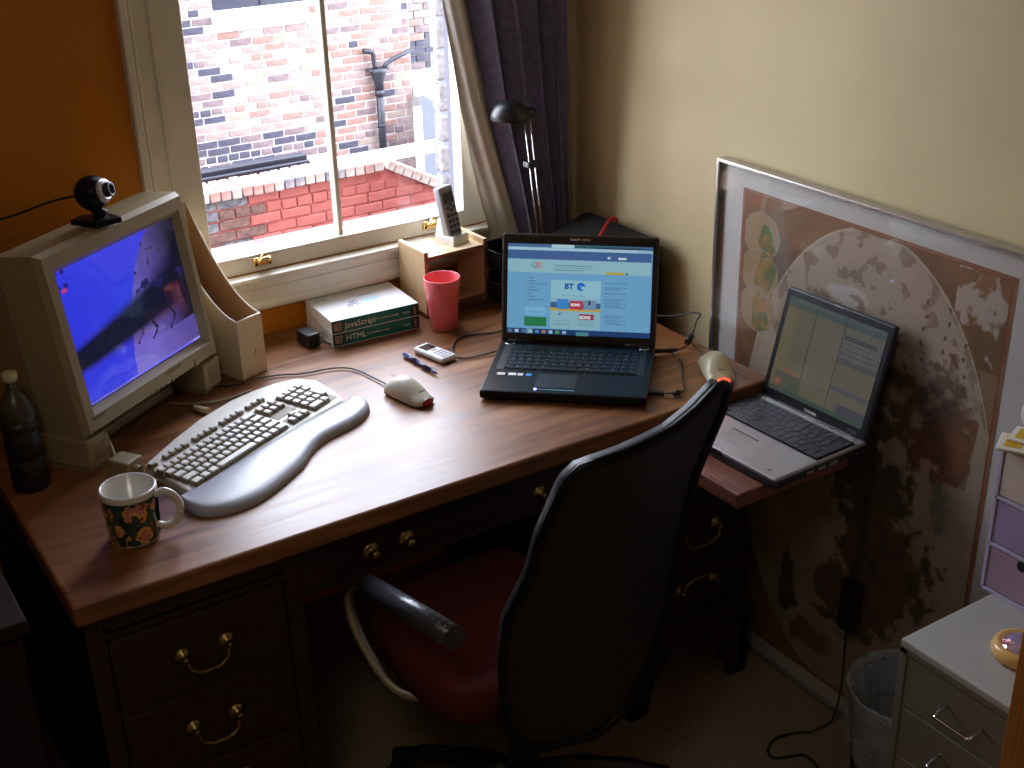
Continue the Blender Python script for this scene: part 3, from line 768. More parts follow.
for r_ in range(5):
    for i in range(4):
        if (i == 3 and r_ in (0, 2)): continue
        if r_ == 0 and i == 1: continue
        key(.353 + i * .0178, .019 + r_ * .0198, .0152 + (.0178 if r_ == 0 and i == 0 else 0), .0165 + (.0198 if i == 3 and r_ in (1,) else 0))
tag(kk.build('keycaps', ['keycap', 'keywell'], kb), None, None, kind='stuff')

wr = thing('wrist_rest', 'padded grey wrist rest curving along the front of the off-white keyboard', 'wrist rest', KO, kyaw)
b = MB()
fr_ = crom([Vector((*kl(p), 0)) for p in [(-1.250, -.626), (-1.243, -.666), (-1.222, -.697), (-1.17, -.708), (-1.11, -.690), (-1.026, -.634), (-.985, -.592), (-.944, -.562), (-.867, -.535), (-.826, -.505), (-.813, -.475), (-.822, -.452)]], 4)
bk0, bk1 = Vector((*kl((-1.243, -.620)), 0)), Vector((*kl((-.840, -.446)), 0)); bkm = lambda t: bk0.lerp(bk1, t) + Vector((0, .006 * math.sin(PI * t), 0))
rows = []
for i in range(len(fr_)):
    t = min(1, max(0, (fr_[i] - bk0).dot(bk1 - bk0) / (bk1 - bk0).length_squared)); B0 = bkm(t); ln = max((fr_[i] - B0).length, 1e-4); e_ = min(1, .35 + ln / .03)
    rows.append([B0.lerp(fr_[i], k) + Vector((0, 0, z * e_)) for k, z in ((0, 0), (0, .011), (.03, .0145), (.12, .017), (.35, .0185), (.65, .0185), (.80, .0172), (.90, .0148), (.96, .0112), (.99, .007), (1, .002), (1, 0))])
b.sheet(rows); b.build('pad', 'rest', wr)

# ================================================================== MICE
def mouse(label, loc, rz, body, L=.118, W=.060, led=None, cat='mouse'):
    t = thing('mouse', label, cat, loc, rz)    # +y = front (cable end)
    rows = []; n = 24
    for i in range(13):
        s = i / 12; y = L / 2 - s * L; e = math.sqrt(max(0, 1 - (2 * s - 1) ** 2)) ** .45 if 0 < s < 1 else .02
        wv = W / 2 * e * (1 - .14 * math.sin(s * PI)) * (1.12 if s < .12 else 1); hv = (.016 + .024 * math.sin(min(1, s * 1.12 + .08) * PI) ** .9) * (e if s > .8 else max(e, .5)); hv = max(hv, .004)
        rows.append([(wv * math.cos(PI * j / n) * (1 if j not in (0, n) else 1), y, .004 + hv * math.sin(PI * j / n) ** .75) for j in range(n + 1)])
    b = MB(); b.sheet(rows); b.build('shell', body, t)
    pts = []
    b = MB(); base = []
    for i in range(13): base.append((rows[i][0][0] * .93, rows[i][0][1] * .96))
    for i in range(12, -1, -1): base.append((rows[i][-1][0] * .93, rows[i][-1][1] * .96))
    b.prism(base, 0, .006); b.build('base', 'black', t)
    if led:
        b = MB(); b.ball((0, -L * .475, .009), .0085, (1.6, .7, 1.0)); b.build('rear_light', led, t)
    b = MB(); b.box(-.0008, .0008, L * .12, L * .46, .0, .0005); b.build('button_gap', 'keywell', t, (0, 0, .0272), (R(9), 0, 0))
    MB().text('optical', .006, T(-.010, -L * .37, .0285) @ RX(R(35))).build('printed_mark', 'inkdark', t)
    return t
mouse('ivory mouse with translucent red tail lying in the middle of the desk', (-.727, -.487, .74), R(12), 'mousep', led='red')
mouse('yellowed mouse glowing red at its tail near the right desk corner', (-.160, -.757, .74), R(-28), 'mousep2', led='redled', W=.070)
tag(MB().tube([(-.739, -.428, .746), (-.742, -.38, .744), (-.760, -.299, .744), (-.798, -.272, .744), (-.837, -.266, .744), (-.868, -.256, .744), (-.885, -.245, .744), (-.906, -.236, .744), (-.955, -.226, .744), (-.985, -.232, .744), (-1.03, -.215, .744)], .0018).build('mouse_cable', 'rubber'), 'thin dark cable looping from the ivory mouse behind the keyboard', 'cable')
tag(MB().tube([(-.137, -.706, .747), (-.122, -.660, .745), (-.108, -.62, .746), (-.100, -.59, .752)], .0018).build('mouse_cable', 'rubber'), 'short dark cable from the yellowed mouse towards the wall', 'cable')

# ================================================================== MUG
mg = thing('mug', 'white-handled mug with dark green and orange print at the left front of the desk', 'mug', (-1.345, -.684, .74), R(-32))
H = .095; r0, r1 = .0405, .0455
b = MB(); b.lathe([(0, .008), (r0 - .005, .008), (r1 - .0045, H - .001), (r1 - .002, H + .0005), (r1 + .0003, H - .002), (r1 - .0006, H - .012)], n=48); b.lathe([(r0 + .0005, .0045), (r0 - .001, .0), (r0 - .006, .0), (0, .003)], n=48); b.build('bowl', 'mugw', mg)
def mugcol(u, v):
    g = mixc((.010, .030, .026), (.02, .075, .06), .5 + fbm(u * 8, v * 4, 3))
    x = u * 10 + 3.5; y = v * 4
    n5 = fbm(u * 13, v * 3.2, 11); n6 = fbm(u * 22, v * 6, 17)
    if n5 > .08 and v > .08 and u < .42: g = mixc((.72, .30, .04), (.78, .52, .12), .5 + n6 * 1.6)
    if n5 > .42 and u < .42: g = (.62, .20, .18)
    if n6 < -.38 and u < .42: g = (.02, .02, .02)
    return g
def mugpos(u, v):
    a = R(62) - u * R(330) + R(-75); z = .005 + (1 - v) * (H - .016); r_ = r0 + (r1 - r0) * z / H + .0005
    return Vector((r_ * math.cos(a), r_ * math.sin(a), z))
colorgrid('printed_band', M['mugv'], mg, 140, 44, mugpos, mugcol)
for p in mg.children:
    if p.name.startswith('printed_band'):
        for f in p.data.polygons: f.use_smooth = True
b = MB(); b.tube([(r1 - .003, 0, .078), (r1 + .012, 0, .084), (r1 + .028, 0, .074), (r1 + .034, 0, .054), (r1 + .027, 0, .030), (r1 + .010, 0, .020), (r0 - .001, 0, .022)], .0062, 12, sm=5); b.build('handle', 'mugw', mg)

# ================================================================== BOOKS
def book(label, z, spine_txt, small, top):
    t = thing('book', label, 'book', (-.739, -.166, z), R(-3.3) * (1 if top else 1.0), None)
    h = .0295; Lx, Ly = .208, .160
    b = MB(); b.box(.001, Lx - .002, .002, Ly - .002, .0015, h - .0015); b.build('pages', 'paper', t)
    b = MB(); b.box(0, Lx, 0, Ly, 0, .0012); b.box(0, Lx, 0, Ly, h - .0012, h)
    b.build('cover', 'cover', t)
    b = MB(); b.box(0, Lx, -.0012, .0008, 0, h); sp = b.build('spine', 'teal', t)
    mx0 = RX(PI / 2)
    MB().box(.001, .026, -.0018, -.0011, .002, h - .002).build('spine_panel', 'dark_spine', sp); MB().box(Lx - .020, Lx - .001, -.0018, -.0011, .001, h - .001).build('spine_panel', 'dark_spine', sp)
    b = MB(); b.box(.004, .022, -.0022, -.0017, .006, h - .005); b.build('spine_picture', 'sepia', sp); MB().box(Lx - .014, Lx - .008, -.0022, -.0017, .005, h - .005).build('spine_mark', 'sepia', sp)
    b = MB(); b.text(spine_txt, .019, T(.030, -.0016, .009) @ mx0, ext=.0003); b.text(small, .0065, T(.030 + (.073 if top else .050), -.0016, .0125) @ mx0, ext=.0002); b.text('Guide', .007, T(Lx - .040, -.0016, .012) @ mx0, ext=.0002)
    b.box(.0, Lx, -.0020, -.0011, .0, .0012)
    b.build('spine_lettering', 'white', sp)
    if top:
        b = MB()   # printed animal-free motif: soft grey-blue engraved mark on the cover
        for i in range(26):
            a = random.uniform(0, 6.28); r_ = random.uniform(.002, .016); cx, cy = .085 + math.cos(a) * r_ * 1.1, .075 + math.sin(a) * r_ * 1.4
            b.box(cx - .004, cx + .004, cy - .0012, cy + .0012, h, h + .0003, 0, T(cx, cy, 0) @ RZ(a) @ T(-cx, -cy, 0))
        b.box(.060, .070, .100, .102, h, h + .0003); b.build('cover_engraving', mat('grey_engraving', (.35, .40, .48), .5), t)
        b = MB(); b.box(.105, .150, .082, .090, h, h + .0003); b.box(.112, .140, .072, .078, h, h + .0003); b.box(.110, .150, .112, .117, h, h + .0003); b.build('cover_print', 'pale_blue', t)
        b = MB(); b.text('Guide', .012, T(.012, .128, h) @ RZ(0), ext=.0002); b.build('cover_lettering', 'inkdark', t)
    return t
book('thick teal-spined HTML book, lower of the stack of two', .74, 'HTML', 'The Definitive Guide', False)
book('teal-spined JavaScript book with white cover, on top of the HTML book', .7697, 'JavaScript', 'The Definitive Guide', True)

# charger, pen, mobile
ch = thing('phone_charger', 'small black plug-in charger lying beside the books', 'charger', (-.775, -.118, .74), R(-82))
MB().box(-.026, .026, -.016, .016, 0, .032, .005).build('body', 'black', ch)
b = MB(); b.cyl((.026, -.006, .012), (.036, -.006, .012), .003); b.cyl((.026, .007, .012), (.036, .007, .012), .003); b.box(-.004, .012, -.0185, -.015, .006, .016, .001); b.build('pins', 'gloss', ch)
MB().tube([(-.026, 0, .014), (-.04, .004, .008), (-.045, .02, .004), (-.02, .03, .003), (.02, .028, .003), (.048, .035, .003)], .0018).build('lead', 'rubber', ch)
pn = thing('pen', 'blue-black ballpoint pen lying beside the mobile phone', 'pen', (-.634, -.364, .74), R(3.5))
b = MB(); b.cyl((0, -.045, .0055), (0, .028, .0055), .0042, .0045); b.cyl((0, -.064, .0055), (0, -.045, .0055), .0015, .0042); b.build('barrel', mat('dark_blue_pen', (.02, .02, .09), .3), pn)
b = MB(); b.cyl((0, .012, .0055), (0, .058, .0055), .005, .0052); b.box(-.0015, .0015, .02, .058, .0105, .012); b.cyl((0, .058, .0055), (0, .066, .0055), .0025); b.build('cap', mat('violet_pen_cap', (.05, .05, .16), .3), pn)
mp = thing('mobile_phone', 'small pale grey mobile phone beside the pen', 'mobile phone', (-.583, -.338, .74), R(12))
b = MB(); b.box(-.021, .021, -.048, .048, 0, .014, .0065, None, 3); b.build('body', 'phonew', mp)
b = MB(); b.box(-.015, .015, .010, .038, .0135, .0146, .001); b.build('display', 'screen_off', mp)
b = MB(); [b.box(-.013 + i * .0092, -.0055 + i * .0092, -.040 + j * .009, -.0345 + j * .009, .0138, .0147, .0003) for i in range(3) for j in range(4)]; b.box(-.006, .006, -.001, .007, .0138, .0148, .0005); b.build('keypad', 'phoneg', mp)

# pink tumbler
tb = thing('tumbler', 'tall translucent pink plastic tumbler in front of the birch organiser', 'cup', (-.487, -.212, .74))
MB().lathe([(0, .003), (.0275, .003), (.0388, .120), (.0398, .1215), (.0408, .120), (.0296, .001), (.028, 0), (0, 0)], n=40).build('body', 'pink', tb)

# ================================================================== BIRCH ORGANISER + CORDLESS PHONE
og = thing('desk_organiser', 'small open birch desk organiser box under the cordless phone', 'organiser', (-.495, -.150, .74), R(1.5))
W_, Dp = .168, .118
for x in (0, W_ - .010): b = MB(); b.box(x, x + .010, 0, Dp, .012, .160, .0008); b.build('side_panel', 'birch', og)
MB().box(.0095, W_ - .0095, .002, Dp, .138, .147).build('top_shelf', 'birch', og); MB().box(.0095, W_ - .0095, .002, Dp, .020, .029).build('bottom_shelf', 'birch', og)
b = MB(); b.box(-.0002, .0102, -.0008, .0002, .012, .160); b.box(W_ - .0102, W_ + .0002, -.0008, .0002, .012, .160); b.box(.010, W_ - .010, .0012, .0022, .138, .147); b.box(.010, W_ - .010, .0012, .0022, .020, .029); b.build('veneer_edge', 'birch_edge', og)
MB().box(.006, W_ - .006, .012, Dp - .01, 0, .020).build('plinth', 'birch_edge', og)
ph = thing('cordless_phone', 'silver cordless telephone handset standing in its cradle on the birch organiser', 'telephone', (-.384, -.084, .8871), R(18))
b = MB(); b.prism([(-.027, -.028), (.027, -.028), (.024, .030), (.012, .040), (-.012, .040), (-.024, .030)], 0, .020, bev=.005); b.prism([(-.022, .004), (.022, .004), (.018, .034), (-.018, .034)], .018, .052, top=[(-.016, .018), (.016, .018), (.012, .032), (-.012, .032)], bev=.003); b.build('cradle', 'phonew', ph)
hs = RX(R(-14)) 
hm = T(0, -.006, .008) @ hs
MB().box(-.0225, .0225, -.012, .012, 0, .124, .007, hm, 3).build('handset', 'phoneg', ph)
b = MB(); b.box(-.0165, .0165, -.0128, -.0115, .082, .108, .001, hm); b.build('display', 'screen_off', ph)
b = MB()
for j in range(4):
    for i in range(3): b.box(-.0165 + i * .0120, -.0075 + i * .0120, -.0130, -.0115, .014 + j * .0125, .022 + j * .0125, .002, hm)
for x, z in ((-.014, .070), (.006, .070), (-.004, .076), (-.004, .064)): b.box(x, x + .009, -.0130, -.0115, z, z + .006, .002, hm)
tag(b.build('keypad', 'inkdark', ph), None, None); MB().text('DECT', .005, hm @ T(-.006, -.0122, .114) @ RX(PI / 2)).build('printed_mark', 'white', ph)

# black letter tray behind laptop
lt = thing('letter_tray', 'black two-tier letter tray half hidden behind the black laptop', 'tray', (-.280, -.155, .74), R(2))
for z in (.02, .095):
    b = MB(); b.box(-.050, .050, -.05, .05, z, z + .003); 
    for a in ((-.050, -.047, -.05, .05), (.047, .050, -.05, .05), (-.050, .050, .047, .05), (-.050, .050, -.05, -.047)): b.box(a[0], a[1], a[2], a[3], z, z + .04)
    b.tube([(-.050, -.05, z + .04), (-.050, .05, z + .04), (.050, .05, z + .04), (.050, -.05, z + .04)], .003, 8, closed=True, sm=0)
    b.build('tray', 'gloss', lt)
[MB().cyl((x, y, 0), (x, y, .135), .003).build('post', 'black', lt) for x in (-.045, .045) for y in (-.045, .045)]

# reading lamp
lp = thing('reading_lamp', 'black domed reading lamp on slim chrome rods in front of the curtain', 'lamp', (-.190, -.185, .74))
MB().lathe([(0, 0), (.028, 0), (.028, .012), (.012, .018), (0, .02)]).build('base', 'black', lp)
o_ = Vector((.190, .185, -.74))
p1 = Vector((-.208, -.16, 1.185)); 
b = MB()
b.cyl(Vector((-.2290, -.160, 1.172)) + o_, Vector((-.198, -.185, .757)) + o_, .0016, n=8); b.cyl(Vector((-.209, -.152, 1.177)) + o_, Vector((-.181, -.177, .757)) + o_, .0016, n=8); b.build('rods', 'chrome', lp)
b = MB(); b.box(-.230, -.194, -.178, -.152, 1.052, 1.066, .003, T(*o_)); b.build('clamp', 'black', lp)
b = MB(); b.lathe([(0, .030), (.018, .027), (.034, .016), (.042, 0), (.044, -.014), (.042, -.014), (.040, -.001), (.030, .012), (0, .024)], n=32, mx=T(*(Vector((-.262, -.155, 1.180)) + o_)) @ RY(R(4))); b.build('shade', 'black', lp)
b = MB(); b.cyl(Vector((-.225, -.155, 1.178)) + o_, Vector((-.198, -.152, 1.174)) + o_, .010); b.build('joint', 'black', lp)
MB().ball(tuple(Vector((-.262, -.155, 1.166)) + o_), .010).build('bulb', 'phonew', lp)

# black bag
bg_ = thing('laptop_sleeve', 'black padded laptop bag with a red strap in the room corner', 'bag', (-.095, -.24, .74))
O2 = T(.095, .24, 0)
b = MB(); b.prism([(-.150, -.125), (-.045, -.120), (-.025, -.14), (-.025, -.40), (-.055, -.415), (-.115, -.37), (-.145, -.25)], 0, lambda x, y: .165 + .012 * math.sin((y + .1) * -9) - (max(0, -.06 - x) * .45), mx=O2, bev=.02, seg=3, smooth=True); b.build('body', 'bag', bg_)
b = MB(); b.tube([(-.142, -.300, .10), (-.134, -.298, .145), (-.100, -.280, .163), (-.055, -.252, .1795), (-.027, -.240, .170), (-.022, -.238, .120)], .0040, 8); 
for v in b.bm.verts: v.co = O2 @ v.co
b.build('strap', 'redstrap', bg_)

# ================================================================== CURTAIN
ct = thing('curtain', 'slate blue curtain drawn back in folds beside the window', 'curtain', (-.15, -.06, .78))
def lerp(tab, z):
    for (a, p), (c, q) in zip(tab, tab[1:]):
        if a <= z <= c: return p + (q - p) * (z - a) / (c - a)
    return tab[0][1] if z < tab[0][0] else tab[-1][1]
cl = [(.78, -.165), (.865, -.190), (1.0, -.222), (1.19, -.270), (1.42, -.312), (2.35, -.40)]
rows = []
for i in range(41):
    z = .775 + i * (2.36 - .775) / 40; xl = lerp(cl, z); xr = -.050 + .004 * math.sin(z * 3); row = []
    for j in range(121):
        s = j / 120; ph_ = s * 2 * PI * 4.5 + .5 * math.sin(z * 2 + s * 5)
        amp = (.022 + .006 * math.sin(s * 9 + z)); y = -.062 - .012 * math.sin(s * 3) + amp * math.sin(ph_) * (1 - .3 * math.sin(ph_ * .5 + 1)); x = xl + (xr - xl) * s + .006 * math.sin(ph_ * 2)
        row.append((x + .15, y + .06, z - .78))
    rows.append(row)
b = MB(); b.sheet(rows); b.build('cloth', 'curtain', ct)
ll = [(.78, -.225), (.865, -.252), (1.0, -.285), (1.19, -.322), (1.42, -.354), (2.35, -.44)]
rows = []
for i in range(31):
    z = .775 + i * (2.36 - .775) / 30; xl = lerp(ll, z); xr = lerp(cl, z) + .02; row = []
    for j in range(25):
        s = j / 24; y = -.045 + .010 * math.sin(s * 6 + z * 1.5) + .0025 * math.sin(s * 22 + z * 14) - .01 * s; row.append((xl + (xr - xl) * s + .15, y + .06, z - .78))
    rows.append(row)
b = MB(); b.sheet(rows); b.build('lining', 'lining', ct)
tag(MB().cyl((-1.2, -.08, 2.37), (-.02, -.08, 2.37), .012).build('curtain_pole', 'brass'), 'brass curtain pole above the window', 'pole')

# ================================================================== LAPTOPS
def keys_block(b, x0, y0, rows, pitch, ky, z, total, hh=.0022):
    for r_, spec in enumerate(rows):
        x = x0; y = y0 + r_ * ky; s = total / sum(spec)
        for w_ in spec:
            ww = w_ * s; b.box(x + .0008, x + ww - .0008, y + .0008, y + ky - .0008, z, z + hh, .0005, seg=1); x += ww


# --- black laptop, local: x right, y back (toward hinge), origin at hinge centre base
n_ = Vector((math.cos(R(-132.35)), math.sin(R(-132.35)), 0)); yaw1 = R(-132.35) + PI / 2
l1 = thing('black_laptop', 'open glossy black laptop showing a web page, centre of the desk', 'laptop', (-.327, -.5015, .74), yaw1)
b = MB(); b.box(-.165, .165, -.252, .008, .004, .022, .004, None, 2); b.build('base', 'gloss', l1)
[MB().cyl((x, y, 0), (x, y, .005), .006).build('rubber_foot', 'rubber', l1) for x in (-.15, .15) for y in (-.235, -.02)]
b = MB(); b.box(-.150, .150, -.150, -.022, .0215, .0228, .001); b.build('keyboard_bed', 'black', l1)
b = MB(); keys_block(b, -.135, -.147, [[1.3, 1, 1, 1, 4.5, 1, 1, 1, 1, 1, 1, 1], [1.6] + [1] * 10 + [1.6, 1, 1, 1], [1.3] + [1] * 11 + [1, 1, 1, 1], [1.1] + [1] * 12 + [1, 1, 1], [1] * 16, [1] * 18], .017, .0185, .0226, .270)
tag(b.build('keycaps', mat('glossy_key_plastic', (.008, .008, .010), .35, spec=.3), l1), None, None, kind='stuff')
b = MB(); random.seed(11)
for r_ in range(5):
    for c in range(15):
        x = -.128 + c * .0178 + r_ * .0015; y = -.136 + r_ * .0187
        if r_ == 0 and 4 < c < 9: continue
        b.box(x, x + random.choice((.002, .003, .0035)), y, y + .0022, .0249, .0251)
tag(b.build('key_legends', mat('grey_legend', (.30, .30, .30), .5), l1), None, None, kind='stuff')
b = MB(); b.box(-.058, .022, -.238, -.234, .022, .0228, .0004); b.build('touch_buttons', 'chrome', l1)
b = MB(); b.ball((-.056, -.236, .0230), .0028, (1, 1, .5)); b.build('power_light', emitm('blue_led', (.25, .25, 1), 12), l1)
b = MB(); b.box(-.060, .020, -.225, -.162, .0219, .0222); b.build('touchpad', 'black', l1)
for i, (x, m_) in enumerate(((-.143, 'd_cream'), (-.120, 'phonew'), (-.101, 'phonew'), (-.084, None))):
    mm = M[m_] if m_ else mat('blue_sticker', (.05, .25, .6), .4)
    MB().box(x, x + (.016 if i < 2 else .011), -.176, -.165, .0222, .0226).build('sticker', mm, l1)
for sx in (-1, 1): MB().lathe([(0, 0), (.012, 0), (.011, .0015), (.009, .001), (0, .001)], (sx * .142, -.012, .0222), n=20).build('speaker', 'chrome', l1)
lidm = T(0, 0, .020) @ RX(R(-13.7))
b = MB(); b.box(-.165, .165, .0, .010, .0, .231, .005, lidm, 2)
b.build('lid', 'lidm', l1)
def quad(f, x0, y0, x1, y1, c, X, Y):
    return x0 <= X <= x1 and y0 <= Y <= y1
pg = [(0, 0, 1024, 640, (98, 150, 186)), (50, 25, 975, 47, (70, 105, 150)), (330, 25, 475, 45, (170, 205, 215)), (475, 30, 900, 46, (40, 90, 90)), (600, 38, 975, 50, (30, 50, 80)), (50, 45, 975, 68, (140, 180, 205)), (60, 50, 880, 62, (165, 200, 215)),
      (50, 66, 965, 146, (62, 96, 148)), (50, 122, 968, 208, (138, 182, 196)), (50, 208, 968, 590, (104, 160, 200)), (330, 262, 655, 560, (128, 176, 196)), (330, 250, 655, 362, (140, 188, 206)),
      (330, 390, 655, 426, (60, 95, 140)), (330, 425, 655, 446, (190, 160, 70)), (372, 368, 450, 432, (60, 130, 200)), (458, 378, 540, 434, (175, 60, 80)), (545, 372, 625, 434, (110, 140, 170)), (575, 375, 590, 400, (25, 40, 70)),
      (332, 448, 655, 560, (132, 178, 192)), (516, 460, 612, 498, (150, 50, 70)), (163, 488, 307, 550, (38, 120, 78)), (170, 425, 300, 478, (120, 178, 212)), (178, 452, 282, 464, (90, 160, 205)),
      (680, 190, 795, 207, (180, 160, 60)), (806, 192, 824, 208, (90, 130, 120)), (750, 560, 812, 572, (150, 150, 90)), (45, 565, 975, 596, (28, 60, 110)), (45, 596, 975, 640, (20, 35, 60)), (500, 576, 582, 608, (70, 130, 140)), (175, 566, 218, 598, (90, 140, 165))]
for i in range(8): pg.append((165, 236 + i * 20, 176, 246 + i * 20, (90, 130, 110))); pg.append((188, 238 + i * 20, 188 + (30, 42, 120, 36, 68, 26, 40, 104)[i], 243 + i * 20, (70, 100, 140)))
for i, wd in enumerate((240, 255, 190)): pg.append((350, 156 + i * 14, 350 + wd, 161 + i * 14, (105, 145, 165)))
for yy, n in ((256, 1), (284, 2), (322, 1), (358, 2), (384, 3), (464, 2), (492, 3)):
    for i in range(n): pg.append((678, yy + i * 12, 678 + (140 if i % 2 == 0 else 100), yy + 5 + i * 12, (75, 110, 150)))
for i in range(3): pg.append((350, 505 + i * 14, 465, 509 + i * 14, (110, 150, 160))); pg.append((512, 505 + i * 14, 620, 509 + i * 14, (110, 150, 160)))
for i, c_ in enumerate(((90, 120, 150), (170, 190, 200), (80, 110, 150), (150, 180, 190), (90, 130, 170), (170, 120, 90), (150, 190, 200), (90, 150, 80), (140, 170, 190))): pg.append((60 + i * 44, 572, 84 + i * 44, 592, c_))
for i in range(6): pg.append((795 + i * 16, 600, 803 + i * 16, 608, (150, 180, 190)))
PG = [(a, b_, c_, d_, s2l(e)) for a, b_, c_, d_, e in pg]
def scr1(u, v):
    X, Y = 50 + u * 925, 27 + v * 573; col = PG[0][4]
    for a, b_, c_, d_, e in PG:
        if a <= X <= c_ and b_ <= Y <= d_: col = e
    d_ = math.hypot((X - 526) / 28, (Y - 288) / 28)
    if d_ < .95 and not (math.hypot((X - 540) / 16, (Y - 296) / 14) < .8): col = s2l((25, 105, 190)) if d_ > .35 else s2l((60, 140, 205))
    for cx, cc in ((228, (90, 150, 180)), (250, (190, 130, 120))):
        d_ = math.hypot((X - cx) / 22, (Y - 160) / 20)
        if .6 < d_ < 1: col = s2l(cc)
    return col
SW, SH = .305, .192
spos = lambda u, v: lidm @ Vector(((u - .5) * SW, -.0006, .018 + (1 - v) * SH))
colorgrid('display', M['scr1'], l1, 230, 144, spos, scr1)
def sm_(X, Y, dy=-.0008): u, v = (X - 50) / 925, (Y - 27) / 573; return lidm @ T((u - .5) * SW, dy, .018 + (1 - v) * SH) @ RX(PI / 2)
ems = lambda n, c, k=1.0: emitm(n, s2l(c), k)
b = MB(); b.text('BT', .0165, sm_(420, 304), bold=.0006); b.text('BT', .006, sm_(385, 470), bold=.0002); b.build('screen_lettering', ems('screen_blue', (15, 60, 140)), l1)
b = MB(); b.text('ECHO', .0070, sm_(464, 410), bold=.0003); b.text('ECHO', .0085, sm_(521, 490), bold=.0003); b.text('ECHO', .0060, sm_(760, 110), bold=.0003); b.text('BT', .0055, sm_(690, 108), bold=.0002); b.build('screen_lettering', ems('screen_white', (205, 225, 230)), l1)
b = MB(); b.text('@ tomorrow together', .0052, sm_(405, 350)); b.text('latest news', .0045, sm_(680, 264)); b.build('screen_lettering', ems('screen_grey', (70, 110, 150)), l1)
b = MB(); b.box(-.022, .022, -.0008, .002, .219, .2235, .0008, lidm); b.build('lid_latch', 'chrome', l1); MB().cyl(tuple(lidm @ Vector((.003, -.0006, .2215))), tuple(lidm @ Vector((.003, -.0014, .2215))), .0022, n=12).build('webcam_lens', 'black', l1)
[MB().cyl((x, .004, .020), (x + .05, .004, .020), .006).build('hinge', 'black', l1) for x in (-.15, .10)]

# cables around black laptop
tag(MB().tube([(-.447, -.417, .752), (-.475, -.402, .745), (-.535, -.393, .743), (-.549, -.363, .743), (-.527, -.319, .743), (-.492, -.288, .743), (-.455, -.292, .743), (-.41, -.31, .743), (-.36, -.30, .743)], .0019).build('network_cable', 'rubber'), 'dark thin cable looping out of the left side of the black laptop', 'cable')
pw = thing('power_cable', 'black power lead with a ferrite bead rising to the wall right of the black laptop', 'cable', (-.16, -.62, .74))
o3 = Vector((.16, .62, -.74))
b = MB(); b.cyl(Vector((-.208, -.612, .752)) + o3, Vector((-.158, -.625, .747)) + o3, .0048, .0042, n=12); b.build('plug', 'rubber', pw)
b = MB(); b.tube([Vector(p) + o3 for p in [(-.160, -.625, .747), (-.135, -.628, .750), (-.110, -.612, .757), (-.080, -.590, .764), (-.062, -.576, .775), (-.058, -.584, .790), (-.062, -.560, .788), (-.070, -.500, .762), (-.075, -.43, .744), (-.09, -.40, .742)]], .0019); b.build('lead', 'rubber', pw)
b = MB(); b.cyl(Vector((-.124, -.620, .754)) + o3, Vector((-.104, -.608, .760)) + o3, .0075, n=14); b.build('ferrite_bead', 'rubber', pw)
us = thing('usb_cable', 'black cable looping beside the right edge of the black laptop', 'cable', (-.25, -.70, .74))
o4 = Vector((.25, .70, -.74))
b = MB(); b.box(-.020, .012, -.005, .005, 0, .008, .001, T(*(Vector((-.322, -.768, .743)) + o4)) @ RZ(R(-43))); b.build('plug', 'black', us)
b = MB(); b.cyl(Vector((-.300, -.786, .747)) + o4, Vector((-.286, -.792, .747)) + o4, .006, n=12); b.build('ferrite_bead', 'rubber', us)
b = MB(); b.tube([Vector(p) + o4 for p in [(-.312, -.777, .747), (-.300, -.785, .747), (-.284, -.790, .746), (-.262, -.776, .743), (-.232, -.735, .743), (-.196, -.690, .743), (-.174, -.650, .743), (-.172, -.625, .744), (-.196, -.606, .747)]], .0018); b.build('lead', 'rubber', us)

# --- silver laptop, faces -x ; local x = right (world -y), y = back (+x)
l2 = thing('silver_laptop', 'smaller silver and black laptop with dim screen on the pulled-out desk slide', 'laptop', (-.103, -.9700, .692), R(-90 + 2.0))
W2_ = .138
b = MB(); b.box(-W2_, W2_, -.238, .010, .003, .016, .003); b.build('base', 'black', l2)
[MB().cyl((x, y, 0), (x, y, .004), .006).build('rubber_foot', 'rubber', l2) for x in (-.13, .13) for y in (-.22, -.02)]
b = MB(); b.box(-W2_ + .001, W2_ - .001, -.238, .0, .015, .0235, .0035, None, 3); b.build('palm_deck', 'silver', l2)
b = MB(); b.box(-.132, .132, -.128, -.024, .0233, .0242, .001); b.build('keyboard_bed', 'gloss', l2)
b = MB(); keys_block(b, -.130, -.126, [[1.2, 1, 1, 1, 5, 1, 1, 1, 1, 1, 1], [1.9] + [1] * 10 + [1.9, 1], [1.5] + [1] * 11 + [1.5], [1.2] + [1] * 12 + [1.3], [1] * 13 + [1.5], [.8] * 18], .017, .0168, .0240, .260, .0030)
tag(b.build('keycaps', mat('satin_black_keys', (.035, .038, .05), .25), l2), None, None, kind='stuff')
b = MB(); b.box(-.052, .012, -.205, -.160, .0235, .0237); b.build('touchpad', mat('touchpad_grey', (.40, .39, .40), .4, metal=.4), l2)
b = MB(); b.box(-.054, .014, -.158, -.156, .0235, .0242); b.build('touchpad_edge', 'black', l2)
b = MB(); b.box(-.035, .0, -.2405, -.236, .010, .021, .003); b.build('touchpad_bar', 'gloss', l2)
b = MB(); b.text('mini', .006, T(.10, -.222, .0236)); b.build('printed_mark', 'inkdark', l2)
b = MB(); b.box(-.12, .12, -.016, -.010, .0234, .0250, .001); b.build('hinge_strip', 'chrome', l2)
[MB().box(W2_ - .001, W2_ + .001, -.10 - i * .03, -.08 - i * .03, .006, .013).build('side_port', 'chrome', l2) for i in range(3)]
lm2 = T(0, -.004, .022) @ RX(R(-15.0))
LW, LH = .1345, .226
b = MB(); b.box(-LW, LW, .0, .011, .0, LH, .004, lm2, 2); b.build('lid', 'black', l2)
random.seed(5)
ln2 = []
